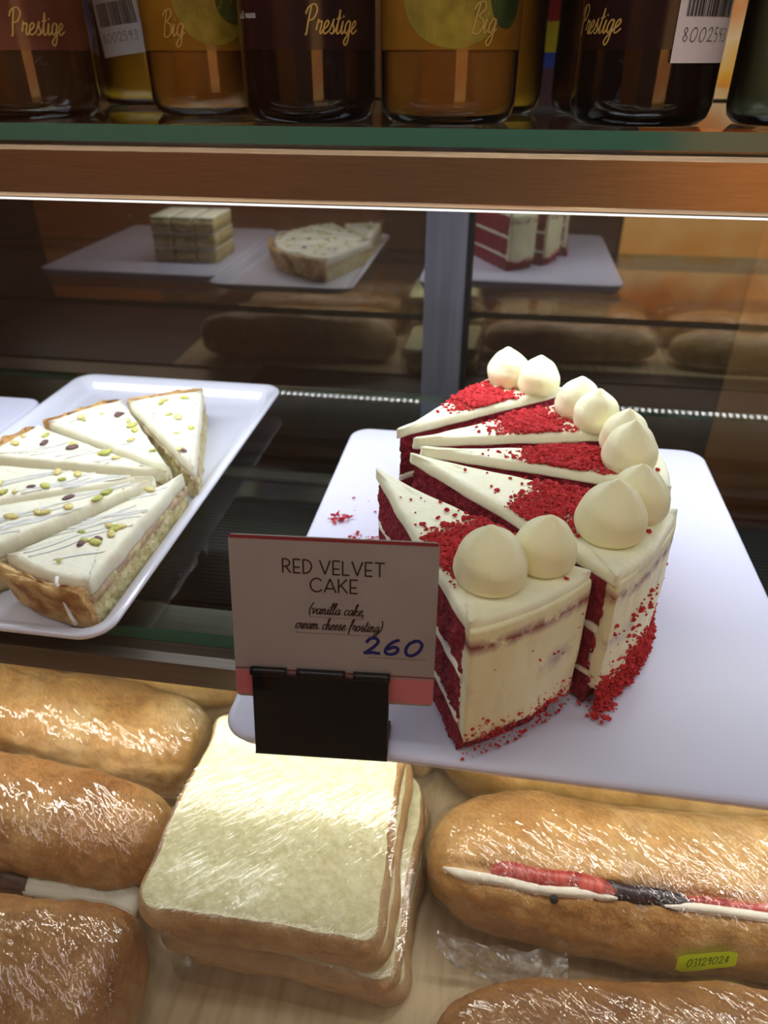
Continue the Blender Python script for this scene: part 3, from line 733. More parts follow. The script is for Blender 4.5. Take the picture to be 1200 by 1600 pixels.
def rectc(name, x0, y0, x1, y1, mat, lift=.00012): return mk(name, [cf(x0, y1, lift), cf(x1, y1, lift), cf(x1, y0, lift), cf(x0, y0, lift)], [(0, 1, 2, 3)], mat, card, False)
rectc('red_band', .0005, .0003, CW-.0005, .0016, M_cardred); rectc('red_line', .0002, .0606, CW-.0002, .0612, M_cardred); rectc('pink_band', .0002, .0622, CW-.0002, CH-.0010, M_cardpink)
def wr(text, font, h, x, y, wd, mat, name, width=None, **k):
    """text with its left at x and baseline at y on the card"""
    cal = k.pop('calli', 0); ss, W = strokes(text, font, h, **k); f = (width/W) if width else 1
    ss = [[(a*f, b) for a, b in s] for s in ss]
    return place(ribbons(ss, wd, cal), lambda a, b, l: cf(x+a, y-b, l), name, mat, card, lift=.00015)
def caps(text, h, x, y, wd, width, name):
    ss = []; xx = 0
    for ch in text:
        if ch == ' ': xx += .36; continue
        w_, S = CAPS[ch]
        for s in S: ss.append([((xx+a)*h, b*h) for a, b in (catmull(s, 5) if curvecap(ch) and len(s) > 3 else s)])
        xx += w_+.17
    f = width/((xx-.17)*h); place(ribbons([[(a*f, b) for a, b in s] for s in ss], wd), lambda a, b, l: cf(x+a, y-b, l), name, M_ink, card, lift=.00015)
caps('RED VELVET', .0059, .0218, .0156, .00066, .0410, 'printed_title')
caps('CAKE', .0059, .0328, .0235, .00066, .0195, 'printed_title')
wr('(vanilla cake,', SCR, .0052, .0320, .0336, .00036, M_ink, 'printed_script', width=.0228, gap=-.02, slant=.28, calli=.9)
wr('cream cheese frosting)', SCR, .0052, .0262, .0406, .00036, M_ink, 'printed_script', width=.0358, gap=-.02, slant=.28, calli=.9)
M_rule = plain('thin_rule', srgb(120, 96, 96), .6)
rectc('rule', .0320, .0349, .0555, .0351, M_rule); rectc('rule', .0258, .0424, .0612, .0426, M_rule)
wr('260', DIG, .0070, .0548, .0506, .00135, M_blue, 'handwritten_price', width=.0240, gap=.22, slant=.12)
mb = MB()
for i in range(26): x = .0570+i*.00092; mb.add([cf(x, .0527, .0001), cf(x+.0004, .0527, .0001), cf(x+.0004, .0523, .0001), cf(x, .0523, .0001)], [(0, 1, 2, 3)])
mb.build('dotted_rule', M_ink, card)

hold = thing('card_holder', (-.062, .214, ZP), 'small black plastic card holder standing on the white cake plate', 'card holder')
HB = Vector((cx0, cy0, cz0))-ez*((cz0-ZP)/math.cos(ln))
def hf(x, y, l): p = HB+ex*x+ez*y+en*l; return (p.x, p.y, p.z)
# front plate, back plate, base and curled upper lips
def hbox(mb, x0, x1, y0, y1, l0, l1):
    v = [hf(x, y, l) for l in (l0, l1) for x, y in ((x0, y0), (x1, y0), (x1, y1), (x0, y1))]
    mb.add(v, [(0, 3, 2, 1), (4, 5, 6, 7), (0, 1, 5, 4), (1, 2, 6, 5), (2, 3, 7, 6), (3, 0, 4, 7)])
HX0, HX1 = -.0345, .0235
mb = MB(); hbox(mb, HX0, HX1, .0002, .0395, .0012, .0028); hp = mb.build('front_plate', M_black, hold)
bv = hp.modifiers.new('b', 'BEVEL'); bv.width = .0004; bv.segments = 2
mb = MB(); hbox(mb, HX0, HX1, .0002, .036, -.0030, -.0014); mb.build('back_plate', M_black, hold)
for a, b_ in ((HX0-.0006, HX0+.0145), (HX0+.019, HX1-.0185), (HX1-.0150, HX1+.0004)):
    V, Fc = tube([hf(a+(b_-a)*i/6, .0405, .0014) for i in range(7)], .0021, 12)
    mk('curled_lip', V, Fc, M_black, hold)
mb = MB(); mb.box((-.094, .205+.008, ZP), (-.032, .232, ZP+.0012))
p = [hf(HX0, 0, .0028), hf(HX1, 0, .0028)]
V = [p[0], p[1], (p[1][0]-nn_.x*-.022, p[1][1]+.022, p[1][2]), (p[0][0]-.0015, p[0][1]+.022, p[0][2])]
V = [(x, y, ZP+.0001) for x, y, z in V]+[(x, y, ZP+.0013) for x, y, z in V]
mk('foot', V, [(0, 3, 2, 1), (4, 5, 6, 7), (0, 1, 5, 4), (1, 2, 6, 5), (2, 3, 7, 6), (3, 0, 4, 7)], M_black, hold, False)

# ------------------------------------------------------------------ bread rolls and baguettes
def roll_pts(x0, x1, yc, ang, W, H, zb, seed, nu=150, nv=96, off=0, endp=5, groove=None, nz_amp=1, rough=1, bendz=0, flat_end=False):
    """long roll along x: returns verts, faces; cross-section superellipse standing on zb"""
    L = x1-x0; ca, sa = math.cos(ang), math.sin(ang); xm = (x0+x1)/2
    V = []; Fc = []
    for i in range(nu+1):
        t = -math.cos(PI*i/nu)                      # -1..1, denser at the ends
        e = max(0, 1-abs(t)**endp)**(1/2.3)
        if i in (0, nu): e = .02
        for j in range(nv):
            a = 2*PI*j/nv; c, s = math.cos(a), math.sin(a)
            rx = abs(c)**(2/2.3)*(1 if c > 0 else -1); rz = abs(s)**(2/(2.3 if s > 0 else 3.0))*(1 if s > 0 else -1)
            g = 0
            if groove: g = groove(xm+t*L/2, a)
            k = e*(1-g)
            y = rx*(W/2)*k; z = rz*(H/2)*(k if s > 0 else e**.6*(1-g)); x = t*L/2
            q = (x+seed*3.7, y, z); f = nz_amp*(.0045*nz(q, 16)+.0022*nz(q, 42)+rough*.0008*nz(q, 120)+rough*.0005*nz(q, 300))*min(1, e*1.6)
            y += (c)*(f+off); z += s*(f+off); 
            if off: x += t*off*1.2
            z = max(z, -H/2-off*.2) + bendz*(1-t*t)
            X = x*ca-y*sa+xm; Y = x*sa+y*ca+yc
            V.append((X, Y, zb+H/2+z))
    for i in range(nu):
        for j in range(nv):
            k = (j+1) % nv; Fc.append((i*nv+j, (i+1)*nv+j, (i+1)*nv+k, i*nv+k))
    Fc.append(tuple(range(nv))); Fc.append(tuple(nu*nv+j for j in range(nv))[::-1])
    return V, Fc
def wrapped_roll(name, label, x0, x1, yc, ang, W, H, zb, seed, mat, cat='sandwich', **k):
    xm = (x0+x1)/2
    t = thing(name, (xm, yc, zb), label, cat, 'wrapped filled rolls')
    V, Fc = roll_pts(x0, x1, yc, ang, W, H, zb, seed, **k); mk('bread_roll', V, Fc, mat, t)
    k2 = dict(k); k2['off'] = .0016; k2['rough'] = .3; k2['groove'] = None; k2['nu'] = 110; k2['nv'] = 72
    V, Fc = roll_pts(x0-.001, x1+.001, yc, ang, W, H, zb, seed, **k2)
    V = [(x, y, z+.0006*nz((x, y, z), 150)*(1 if z > zb+.004 else 0)) for x, y, z in V]
    mk('cling_film', V, Fc, M_film, t, label='clear wrinkled wrap')
    return t
# right side
def gr1(x, a):
    d = (a-R_(124)+PI) % (2*PI)-PI; u = max(0, min(1, (x+.004)/.012)); return .13*math.exp(-(d/.11)**2)*u
RZ = DECK+.0008
r1 = wrapped_roll('filled_roll', 'wrapped golden roll showing white cheese and red ham, with a yellow-green sticker', -.014, .262, .2580, R_(1.5), .082, .062, RZ, 1, M_breadA, groove=gr1)
r2 = wrapped_roll('filled_roll', 'wrapped brown roll at the bottom right, in front of the roll with the sticker', -.002, .268, .1635, R_(4), .078, .056, RZ, 2, M_breadB)
wrapped_roll('filled_roll', 'wrapped golden roll beyond the right end of the sticker roll, mirrored in the door', .282, .560, .2640, R_(1.5), .078, .060, RZ, 11, M_breadA)
wrapped_roll('filled_roll', 'wrapped brown roll at the far right front of the deck, mirrored in the door', .288, .560, .1700, R_(1), .072, .056, RZ, 12, M_breadB)
wrapped_roll('filled_roll', 'wrapped pale roll at the far right back of the deck, mirrored in the right door', .282, .560, .3560, R_(1), .074, .058, RZ, 13, M_breadC)
r3 = wrapped_roll('filled_roll', 'wrapped golden roll at the right back, half under the cake plate', -.016, .262, .3440, R_(1), .080, .058, RZ, 3, M_breadC)
# left side
l1 = wrapped_roll('filled_roll', 'wrapped brown roll at the bottom left corner, nearest the front glass', -.330, -.150, .1500, R_(0), .074, .066, RZ, 4, M_breadB, endp=14)
def gr2(x, a):
    d = (a-R_(190)+PI) % (2*PI)-PI; return .26*math.exp(-(d/.20)**2)
l2 = wrapped_roll('filled_roll', 'wrapped brown roll on the left with meat and pale cheese showing along its lower side', -.450, -.160, .2400, R_(-5), .071, .068, RZ, 5, M_breadB, groove=gr2, endp=8)
l3 = wrapped_roll('filled_roll', 'wrapped golden roll on the left, third from the front', -.470, -.168, .3170, R_(-5), .068, .062, RZ, 6, M_breadA, endp=9)
l4 = wrapped_roll('filled_roll', 'wrapped golden roll on the left, rearmost, half hidden by the shelf rail', -.480, -.160, .3940, R_(-5), .069, .070, RZ, 7, M_breadC, endp=9)

def slab(path, outd, wd, th, seed=0, amp=.0006):
    """strip along path; outd: direction of its width; thickness in the perpendicular"""
    V = []; Fc = []; P = [Vector(p) for p in path]; o = Vector(outd).normalized(); m = len(P); K = 6
    sec = [(-1, -1), (0, -1), (.8, -.9), (1, 0), (.8, .9), (0, 1), (-1, 1)]
    for i, p in enumerate(P):
        t = (P[min(i+1, m-1)]-P[max(i-1, 0)]).normalized(); u = t.cross(o).normalized(); s = i/(m-1)
        e = min(1, 8*s+.25, 8*(1-s)+.25); ww = (wd(s) if callable(wd) else wd)
        for a, b_ in sec:
            hh = th(s) if callable(th) else th; q = p+o*(a*ww/2)+u*(b_*hh/2*e); nn2 = nz((q.x+seed, q.y, q.z), 130)*amp*2; q += o*nn2*(1 if a > 0 else 0)+u*nn2*.5; V.append(tuple(q))
    N = len(sec)
    for i in range(m-1):
        for k in range(N):
            j = (k+1) % N; Fc.append((i*N+k, (i+1)*N+k, (i+1)*N+j, i*N+j))
    Fc.append(tuple(range(N))); Fc.append(tuple((m-1)*N+k for k in range(N))[::-1])
    return V, Fc
def on_roll(x, deg, W, H, yc, ang, xm, zb, k=1.0):
    a = R_(deg); c, s = math.cos(a), math.sin(a)
    rx = abs(c)**(2/2.3)*(1 if c > 0 else -1); rz = abs(s)**(2/2.3)*(1 if s > 0 else -1)
    return (x, yc+rx*W/2*k+(x-xm)*math.tan(ang), zb+H/2+rz*H/2*k)
def surf1(x, deg, off=0):
    a = R_(deg); c, s_ = math.cos(a), math.sin(a); rx = abs(c)**(2/2.3)*(1 if c > 0 else -1); rz = abs(s_)**(2/(2.3 if s_ > 0 else 3.0))*(1 if s_ > 0 else -1)
    lx = x-.124; tt = lx/.138; e = max(.05, 1-abs(tt)**5)**(1/2.3); y = rx*.041*e; z = rz*.031*e; q = (lx+3.7, y, z); f = .0045*nz(q, 16)+.0022*nz(q, 42)+off
    y += c*f; z += s_*f; return (x, .258+y+lx*math.tan(R_(1.5)), RZ+.031+z)
def strip1(x0, x1, d0, d1, k, wd, th, mat, name, seed, amp=.0006):
    pts = [surf1(x0+(x1-x0)*i/24, d0+(d1-d0)*i/24+1.0*math.sin(i*.5+seed), k) for i in range(25)]
    V, Fc = slab(pts, (0, -.50, .86), wd, th, seed, amp); return mk(name, V, Fc, mat, r1)
strip1(-.004, .088, 133, 133, -.0042, .012, .0058, M_cheese, 'cheese_slice', 1, .0004)
strip1(.112, .245, 133, 133, -.0042, .012, .0050, M_cheese, 'cheese_slice', 2, .0004)
strip1(.022, .088, 122, 127, -.0048, .013, lambda q: .012, M_ham, 'ham_slice', 3, .0006)
strip1(.080, .126, 126, 129, -.0050, .012, .0090, M_aub, 'dark_vegetable_slice', 4, .0006)
strip1(.122, .245, 127, 127, -.0050, .012, .0065, M_ham, 'ham_slice', 5, .0006)
V, Fc = lathe([(.0, -.0024), (.0014, -.0019), (.0022, -.0008), (.0024, 0), (.0021, .0011), (.0012, .0020), (0, .0024)], surf1(.0555, 138, .0012), 16)
mk('peppercorn', V, Fc, M_pepper, r1)
# filling of the left roll
def strip2(x0, x1, d, k, wd, th, mat, name, seed):
    pts = [on_roll(x0+(x1-x0)*i/24, d, .071, .068, .240, R_(-5), -.305, RZ, k) for i in range(25)]
    V, Fc = slab(pts, (0, -.95, -.1), wd, th, seed, .0012); return mk(name, V, Fc, mat, l2)
strip2(-.240, -.168, 184, .88, .018, .011, M_cheese, 'cheese_slice', 6)
strip2(-.44, -.212, 187, .90, .018, .014, M_meat, 'meat_slice', 7)
# sticker with date digits on the first roll
def sfn(u, v, l=0):
    d = 171-v/.034*57; p = surf1(.1190+u, d, .0042+l); return p
mb = MB(); K = 16
for i in range(K+1):
    u = .0285*i/K; e = min(1, (i+1)/3, (K+1-i)/3)
    for j in range(5): v = .0014*(i/K)+(-.5+j/4)*.0090*(.65+.35*e); mb.v.append(sfn(u, v+.004*(i/K-.5)))
for i in range(K):
    for j in range(4): mb.f.append((i*5+j, (i+1)*5+j, (i+1)*5+j+1, i*5+j+1)); mb.m.append(0)
st_ = mb.build('date_sticker', M_sticker, r1, True, label='bright yellow-green sticker')
ss, W_ = strokes('03129024', DIG, .0038, gap=.16, slant=.1); f = .0200/W_
place(ribbons([[(a*f, b) for a, b in s] for s in ss], .00042), lambda a, b, l: sfn(.0045+a, b-.0016+.004*((.0045+a)/.0285-.5)+.0014*(.0045+a)/.0285, .0002+l), 'stamped_date', M_stamp, st_)

# ------------------------------------------------------------------ toast sandwiches
def slice_outline(x0, y0, x1, y1):
    o = resample(rrect(x0, y0, x1, y1, .014, 8), .003)
    cy = (y0+y1)/2; out = []
    for x, y in o:
        # waist of tin bread
        s = (x-(x0+x1)/2)/((x1-x0)/2); w2 = (y-cy)/((y1-y0)/2)
        out.append((x+.0035*nz((x, y, 0), 30)-s*.002*(1-w2*w2), y+.0025*nz((x, y, 5), 30)))
    return out
def toast(parent, x0, y0, x1, y1, z0, z1, ang, seed, droop, name='bread_slice'):
    o = rot2(slice_outline(x0, y0, x1, y1), ang, ((x0+x1)/2, (y0+y1)/2))
    h = z1-z0; mx, my = (x0+x1)/2, (y0+y1)/2
    def dz(x, y): return droop*max(0, (x-mx)/.06)*max(0, (my-y+.02)/.06)+.0016*nz((x+seed, y, 1), 22)
    lv = [(z0, .0050), (z0+h*.06, .0030), (z0+h*.16, .0010), (z0+h*.3, .0), (z0+h*.5, -.0008), (z0+h*.7, .0), (z0+h*.86, .0006), (z0+h*.95, .0016), (z1, .0030)]
    V, Fc = prism(o, lv, lambda p, n: .0014*nz((p[0], p[1], p[2]*2+seed), 50)+.0006*nz(p, 160), rings=14)
    V = [(x, y, z+dz(x, y)) for x, y, z in V]
    N = len(o); nside = (len(lv)-1)*N
    fm = [0]*nside+[1]*(len(Fc)-nside)
    ob = mk(name, V, Fc, [M_toastcrust, M_bcrumb], parent, True, fmat=fm); return ob, dz
def toast_pack(label, x0, y0, x1, y1, zb, ang, seed, droop, hs=(.0175, .003, .0185)):
    t = thing('toast_sandwich', ((x0+x1)/2, (y0+y1)/2, zb), label, 'sandwich', 'wrapped toast sandwiches')
    z = zb; toast(t, x0+.007, y0+.006, x1+.003, y1+.003, z, z+hs[0], ang, seed, droop); z += hs[0]
    o = rot2(rrect(x0+.006, y0+.005, x1-.005, y1-.005, .01, 4), ang, ((x0+x1)/2, (y0+y1)/2)); dz_ = lambda x, y: droop*max(0, (x-(x0+x1)/2)/.06)*max(0, ((y0+y1)/2-y+.02)/.06)
    V, Fc = prism(resample(o, .004), [(z, 0), (z+hs[1]*.5, -.0006), (z+hs[1], 0)], rings=4); V = [(x, y, zz+dz_(x, y)) for x, y, zz in V]
    mk('cheese_filling', V, Fc, M_yellowcheese, t); z += hs[1]
    ob, dz = toast(t, x0, y0, x1-.001, y1, z, z+hs[2], ang, seed+3, droop); zt = z+hs[2]
    o = rot2(resample(rrect(x0-.0015, y0-.0015, x1+.0015, y1+.0015, .015, 8), .004), ang, ((x0+x1)/2, (y0+y1)/2))
    n = 10; lv = [(zb+.0006+(zt+.0012-zb)*i/n, (.0 if i < n-1 else (.0006 if i == n-1 else .003))-.0006*math.sin(PI*i/n)) for i in range(n+1)]
    V, Fc = prism(o, lv, lambda p, nn: .0011*nz((p[0], p[1], p[2]*2.5), 60), rings=14); V = [(x, y, zz+(dz(x, y)*min(1, (zz-zb)/.02) if True else 0)) for x, y, zz in V]
    mk('cling_film', V, Fc, M_film2, t, label='clear stretched wrap')
    return t
toast_pack('lower wrapped toast sandwich of the stack, lying on the wooden deck', -.148, .178, -.018, .304, RZ, R_(-1.5), 5, -.004)
toast_pack('top wrapped toast sandwich of the stack, pale crumb facing up under clear film', -.1525, .172, -.0290, .300, RZ+.0425, R_(2.0), 1, -.0065)
toast_pack('rear wrapped toast sandwich behind the stack, under the cake plate', -.142, .318, -.020, .440, RZ, R_(2.0), 8, 0)
# loose gather of film hanging from the roll with the sticker
M_gather = clear('gathered_film', (.9, .9, .89, 1), rough=.12, ior=1.5, wr=W1, extra=.12, cap=.3)
_nt = M_gather.node_tree; _df = _nt.nodes.new('ShaderNodeBsdfDiffuse'); _df.inputs[0].default_value = (.85, .84, .82, 1); _mx = _nt.nodes.new('ShaderNodeMixShader'); _tn = tex(_nt, 'Noise', 90, 4, vec=scaled(_nt, (.4, 2, 2), (0, .5, .4)))
_rr = ramp(_nt, _tn.outputs[0], [(.42, (.04, .04, .04, 1)), (.68, (.6, .6, .6, 1))]); _out = _nt.nodes['Material Output']; _src = _out.inputs[0].links[0].from_socket  # whitish film highlights painted in as noisy diffuse patches
_nt.links.new(_rr.outputs[0], _mx.inputs[0]); _nt.links.new(_src, _mx.inputs[1]); _nt.links.new(_df.outputs[0], _mx.inputs[2]); _nt.links.new(_mx.outputs[0], _out.inputs[0])
V = []; Fc = []; nx, ny = 26, 10
for i in range(nx+1):
    for j in range(ny+1):
        u = i/nx; v = j/ny; x = -.004+.070*u; y = .2150-.008*v-.004*math.sin(u*3); v_ = v*(.25+.75*math.sin(PI*min(1, u*1.02))**.7); z = DECK+.024-.020*v_
        V.append((x+.002*nz((u*9, v*3, 0), 1), y+.004*nz((u*7, v*4, 2), 1)-.010*v*max(0, 1-abs(u-.75)*3), z+.0025*nz((u*8, v*6, 5), 1)))
for i in range(nx):
    for j in range(ny): a = i*(ny+1)+j; Fc.append((a, a+ny+1, a+ny+2, a+1))
mk('film_gather', V, Fc, M_gather, r1, label='gathered film with whitish highlights painted in')

# ------------------------------------------------------------------ juice bottles on the upper shelf
def juice(name, c1, c2): return noisy(name, c1, c2, 18, .12, Coat_Weight=.8, Coat_Roughness=.03)
J_dark = juice('dark_berry_juice', srgb(26, 8, 14), srgb(38, 12, 18)); J_plum = juice('plum_juice', srgb(64, 16, 26), srgb(84, 22, 30))
J_or = juice('orange_juice', srgb(158, 108, 40), srgb(176, 126, 52)); J_yel = juice('yellow_juice', srgb(196, 150, 24), srgb(214, 170, 40))
J_taupe = juice('brown_grape_juice', srgb(66, 48, 34), srgb(84, 62, 44)); J_pale = juice('pale_green_juice', srgb(110, 116, 88), srgb(128, 132, 100))
M_gold = plain('gold_print', srgb(196, 160, 84), .35); M_whiteprint = plain('white_print', srgb(206, 200, 196), .5)
M_lid = plain('gold_lid', srgb(190, 160, 96), .3, metal=.8)
M_plumfruit = noisy('printed_plum', srgb(54, 50, 110), srgb(84, 80, 150), 60, .3); M_leaf = noisy('printed_leaf', srgb(36, 52, 24), srgb(60, 80, 34), 80, .35)
M_pear = noisy('printed_pear', srgb(128, 112, 30), srgb(156, 138, 44), 120, .35); M_grape = noisy('printed_grape', srgb(90, 44, 62), srgb(118, 70, 92), 60, .35)
M_sleeveD = noisy('dark_print_sleeve', srgb(30, 8, 16), srgb(38, 12, 20), 30, .2); M_sleeveO = noisy('amber_print_sleeve', srgb(128, 88, 22), srgb(150, 104, 28), 30, .2)
M_sleeveT = noisy('brown_print_sleeve', srgb(92, 50, 40), srgb(110, 64, 52), 30, .2)
M_paper = plain('label_paper', srgb(222, 214, 220), .5); M_barc = plain('barcode_ink', srgb(40, 32, 36), .6)
RJ = .0400
def bottle(x, y, label, jmat, sleeve=None, R=RJ, word=None, wx=0, fruits=(), barcode=None, small=None):
    t = thing('juice_bottle', (x, y, ZU), label, 'bottle', 'juice bottles on the upper shelf')
    z = ZU+.0003; s = R/.04
    prof = [(.030, .0), (.035, .0004), (.0385, .004), (.0400, .010), (.0400, .125), (.0385, .135), (.033, .146), (.0285, .152), (.0285, .160)]
    V, Fc = lathe([(r*s, zz) for r, zz in prof], (x, y, z), 72); mk('glass_body', V, Fc, M_jarglass, t)
    prof = [(.0, .0045), (.030, .0042), (.0355, .0052), (.0378, .009), (.0384, .014), (.0384, .124), (.036, .134), (.030, .143), (0, .143)]
    V, Fc = lathe([(r*s, zz) for r, zz in prof], (x, y, z), 64); mk('juice', V, Fc, jmat, t)
    V, Fc = lathe([(.0, .159), (.031*s, .159), (.0315*s, .162), (.0315*s, .174), (.030*s, .177), (0, .177)], (x, y, z), 48); mk('lid', V, Fc, M_lid, t)
    th0 = math.atan2(-y, -x)            # towards the camera's side of the case
    def cyl(u, v, l=0, r=R+.0002):
        a = th0+u/r; return (x+(r+l)*math.cos(a), y+(r+l)*math.sin(a), z+v)
    def shell(us, name, mat, lift): 
        return mk(name, [cyl(u, v, lift) for u, v in us], [tuple(range(len(us)))], mat, par[0], False)
    par = [t]
    if sleeve:
        V = []; Fc = []; n = 64
        for i in range(n):
            a = 2*PI*i/n
            for v in (.0365, .124): V.append((x+(R+.0002)*math.cos(a), y+(R+.0002)*math.sin(a), z+v))
        for i in range(n): j = (i+1) % n; Fc.append((i*2, j*2, j*2+1, i*2+1))
        sl = mk('printed_sleeve', V, Fc, sleeve, t, True); par = [sl]
    for (u0, v0, ru, rv, mat) in fruits:
        n = 28; V = [cyl(u0, v0, .0003)]; Fc = []
        for k in range(1, 5):
            for i in range(n): a = 2*PI*i/n; V.append(cyl(u0+ru*k/4*math.cos(a), v0+rv*k/4*math.sin(a), .0003))
        for i in range(n): Fc.append((0, 1+i, 1+(i+1) % n))
        for k in range(3):
            for i in range(n): j = (i+1) % n; Fc.append((1+k*n+i, 1+(k+1)*n+i, 1+(k+1)*n+j, 1+k*n+j))
        mk('printed_fruit', V, Fc, mat, par[0], True)
    if word:
        h = .0125 if word == 'Prestige' else .0135
        ss, W_ = strokes(word, SCR, h, gap=-.02, slant=.20); tw_ = .0310 if word == 'Prestige' else .0155
        f = tw_/W_; ss = [[(a*f, b) for a, b in q] for q in ss]
        place(ribbons(ss, .0007, .5), lambda a, b, l: cyl(wx+a, .0440+b, .0006+l), 'script_lettering', M_gold, par[0])
    if small:
        ss, W_ = strokes(small, SCR, .0042, gap=.02); place(ribbons(ss, .00035), lambda a, b, l: cyl(-.0465+a*.9, .0515+b, .0006+l), 'small_print', M_whiteprint, par[0])
    if barcode:
        u0, v0, uw, vh, tl = barcode; ca, sa = math.cos(tl), math.sin(tl)
        def bl(a, b, l): return cyl(u0+a*ca-b*sa, v0+a*sa+b*ca, l)
        n = 12; V = [bl(uw*i/n, vh*j, .0007) for i in range(n+1) for j in (0, 1)]; Fc = [(i*2, i*2+2, i*2+3, i*2+1) for i in range(n)]
        lb = mk('paper_label', V, Fc, M_paper, t, True, label='white paper label with barcode')
        mb = MB(); q = random.Random(3); a = uw*.10
        while a < uw*.92:
            ww = q.choice((.0003, .0003, .0006, .0009)); mb.add([bl(a, vh*.34, .0010), bl(a+ww, vh*.34, .0010), bl(a+ww, vh*.60, .0010), bl(a, vh*.60, .0010)], [(0, 1, 2, 3)]); a += ww+q.choice((.0003, .0006))
        mb.build('barcode', M_barc, lb)
        ss, W_ = strokes('8002593', DIG, vh*.10, gap=.25); f = uw*.78/W_; place(ribbons([[(a*f, b) for a, b in s] for s in ss], .00035), lambda a, b, l: bl(uw*.1+a, vh*.16+b, .0010+l), 'label_digits', M_barc, lb)
        mb = MB()
        for k in range(5):
            a = uw*.08; vv = vh*(.68+k*.062)
            while a < uw*.85:
                ww = q.uniform(.001, .003); mb.add([bl(a, vv, .0010), bl(a+ww, vv, .0010), bl(a+ww, vv+vh*.022, .0010), bl(a, vv+vh*.022, .0010)], [(0, 1, 2, 3)]); a += ww+.0007
        mb.build('small_print', M_barc, lb)
    return t
bottle(-.3075, .500, 'brown juice bottle with script lettering at the left edge of the upper shelf', J_taupe, M_sleeveT, word='Prestige', wx=-.006, fruits=[(.0, .078, .013, .014, M_grape), (.022, .075, .012, .013, M_grape)])
bottle(-.2070, .552, 'orange juice bottle with a printed green fruit, left of the dark purple bottle', J_or, M_sleeveO, word='Big', wx=-.028, fruits=[(.006, .063, .024, .024, M_pear), (.020, .062, .012, .012, M_leaf)])
bottle(-.124, .500, 'very dark purple bottle with plums and script lettering, third from the left in front', J_dark, M_sleeveD, small='a ti vesare', word='Prestige', wx=-.002, fruits=[(.000, .073, .013, .013, M_plumfruit), (.025, .074, .010, .012, M_plumfruit)])
bottle(-.0395, .501, 'orange juice bottle with a printed green fruit, right of the dark purple bottle', J_or, M_sleeveO, word='Big', wx=.010, fruits=[(.002, .063, .030, .026, M_pear), (.033, .062, .012, .016, M_leaf)])
bottle(.0730, .506, 'dark bottle with plums and a white barcode label on its right side', J_dark, M_sleeveD, word='Prestige', wx=-.047, fruits=[(-.030, .072, .010, .012, M_plumfruit), (-.008, .076, .012, .010, M_plumfruit)], barcode=(.012, .0305, .040, .060, 0))
bottle(.164, .512, 'pale green juice bottle at the right end of the front row', J_pale)
bottle(-.3480, .592, 'plum red bottle standing behind the brown one', J_plum, R=.038, fruits=[(.037, .058, .008, .018, M_plumfruit)])
bottle(-.3000, .658, 'yellow juice bottle with a tilted white barcode label, in the second row', J_yel, barcode=(-.033, .032, .036, .056, .12))
bottle(-.022, .595, 'yellow juice bottle behind the right orange one', J_yel)
bottle(.065, .592, 'dark red bottle behind the bottle with the barcode label', J_plum, R=.040)
# carton behind the bottles
bxt = thing('carton', (.02, .69, ZU), 'carton with red, yellow and blue print behind the bottles', 'box')
box('carton_body', (-.03, .675, ZU+.0003), (.07, .715, ZU+.16), plain('mauve_card', srgb(92, 56, 70), .5), bxt)
for nm, z0, z1, cc in (('blue_print', .026, .036, (48, 70, 170)), ('yellow_print', .036, .056, (210, 180, 30)), ('red_print', .056, .110, (176, 34, 34))):
    mb = MB(); mb.add([(-.028, .6747, ZU+z0), (.068, .6747, ZU+z0), (.068, .6747, ZU+z1), (-.028, .6747, ZU+z1)], [(0, 1, 2, 3)]); mb.build(nm, plain(nm, srgb(*cc), .5), bxt)

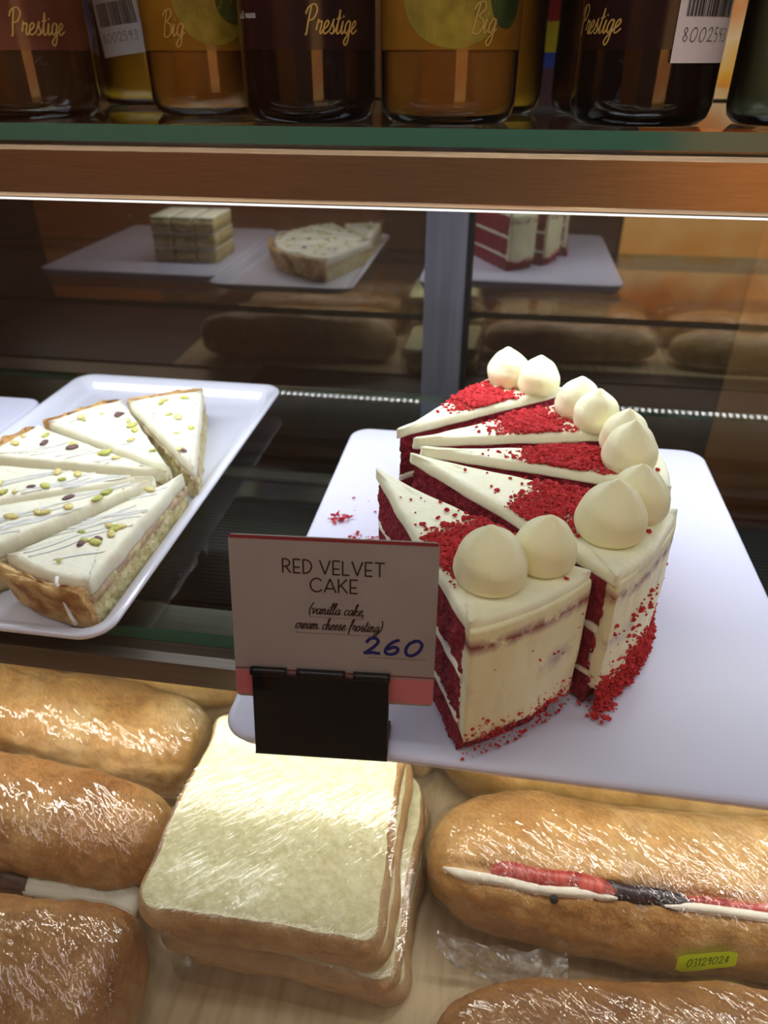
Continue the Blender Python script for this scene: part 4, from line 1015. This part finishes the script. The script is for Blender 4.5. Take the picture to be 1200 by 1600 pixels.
# ------------------------------------------------------------------ food poster and added cabinet that show as reflections
pst = thing('food_poster', (.62, -1.0, -.72), 'orange and cream lit food poster behind the customer, mirrored in the glass', 'poster')
box('poster_frame', (.375, -1.06, -.74), (1.00, -1.004, .30), M_dark, pst)
m, nt, b, o = newmat('poster_print'); setb(b, Roughness=.5)
tc = nt.nodes.new('ShaderNodeTexCoord'); sx = nt.nodes.new('ShaderNodeSeparateXYZ'); nt.links.new(tc.outputs['Object'], sx.inputs[0])
tn = tex(nt, 'Noise', 7, 2); ma = nt.nodes.new('ShaderNodeMath'); ma.operation = 'MULTIPLY_ADD'; ma.inputs[1].default_value = .34
nt.links.new(tn.outputs[0], ma.inputs[0]); nt.links.new(sx.outputs[2], ma.inputs[2])
mr = nt.nodes.new('ShaderNodeMapRange'); mr.inputs[1].default_value = .1; mr.inputs[2].default_value = 1.1; nt.links.new(ma.outputs[0], mr.inputs[0])
r = ramp(nt, mr.outputs[0], [(.05, srgb(120, 60, 24)), (.22, srgb(200, 140, 70)), (.34, srgb(206, 160, 96)), (.48, srgb(226, 178, 120)), (.60, srgb(214, 96, 40)), (.68, srgb(216, 110, 50)), (.75, srgb(236, 178, 60)), (.84, srgb(240, 216, 170)), (.95, srgb(226, 130, 50))])
nt.links.new(r.outputs[0], b.inputs['Base Color']); nt.links.new(r.outputs[0], b.inputs['Emission Color']); b.inputs['Emission Strength'].default_value = 1.7
o = rrect(.380, -.735, .995, .295, .04, 6)
mk('lit_print', [(x, -1.0035, z) for x, z in o], [tuple(range(len(o)))[::-1]], m, pst, False, 'orange and cream food print')
M_counter = noisy('haze_cabinet_wood', srgb(196, 128, 74), srgb(214, 148, 92), 6, .5, vec=(1, 1, 8))
ct = thing('haze_cabinet', (-1.05, -1.15, -1.30), 'added brown wooden cabinet opposite the case, for the warm haze at the left of the glass', 'cabinet')  # added out of view so the pane picks up a warm haze
box('cabinet_body', (-1.75, -1.45, -1.30), (-.46, -1.00, .55), M_counter, ct, .01)
box('plinth', (-1.73, -1.02, -1.30), (-.48, -.995, -1.20), M_dark, ct)
area('cabinet_fill_light', (-1.1, -.55, CZ+.85), 1.0, .15, 8, (1.0, .76, .54), (R_(-38), 0, 0))  # unseen light added to brighten the cabinet for its reflection
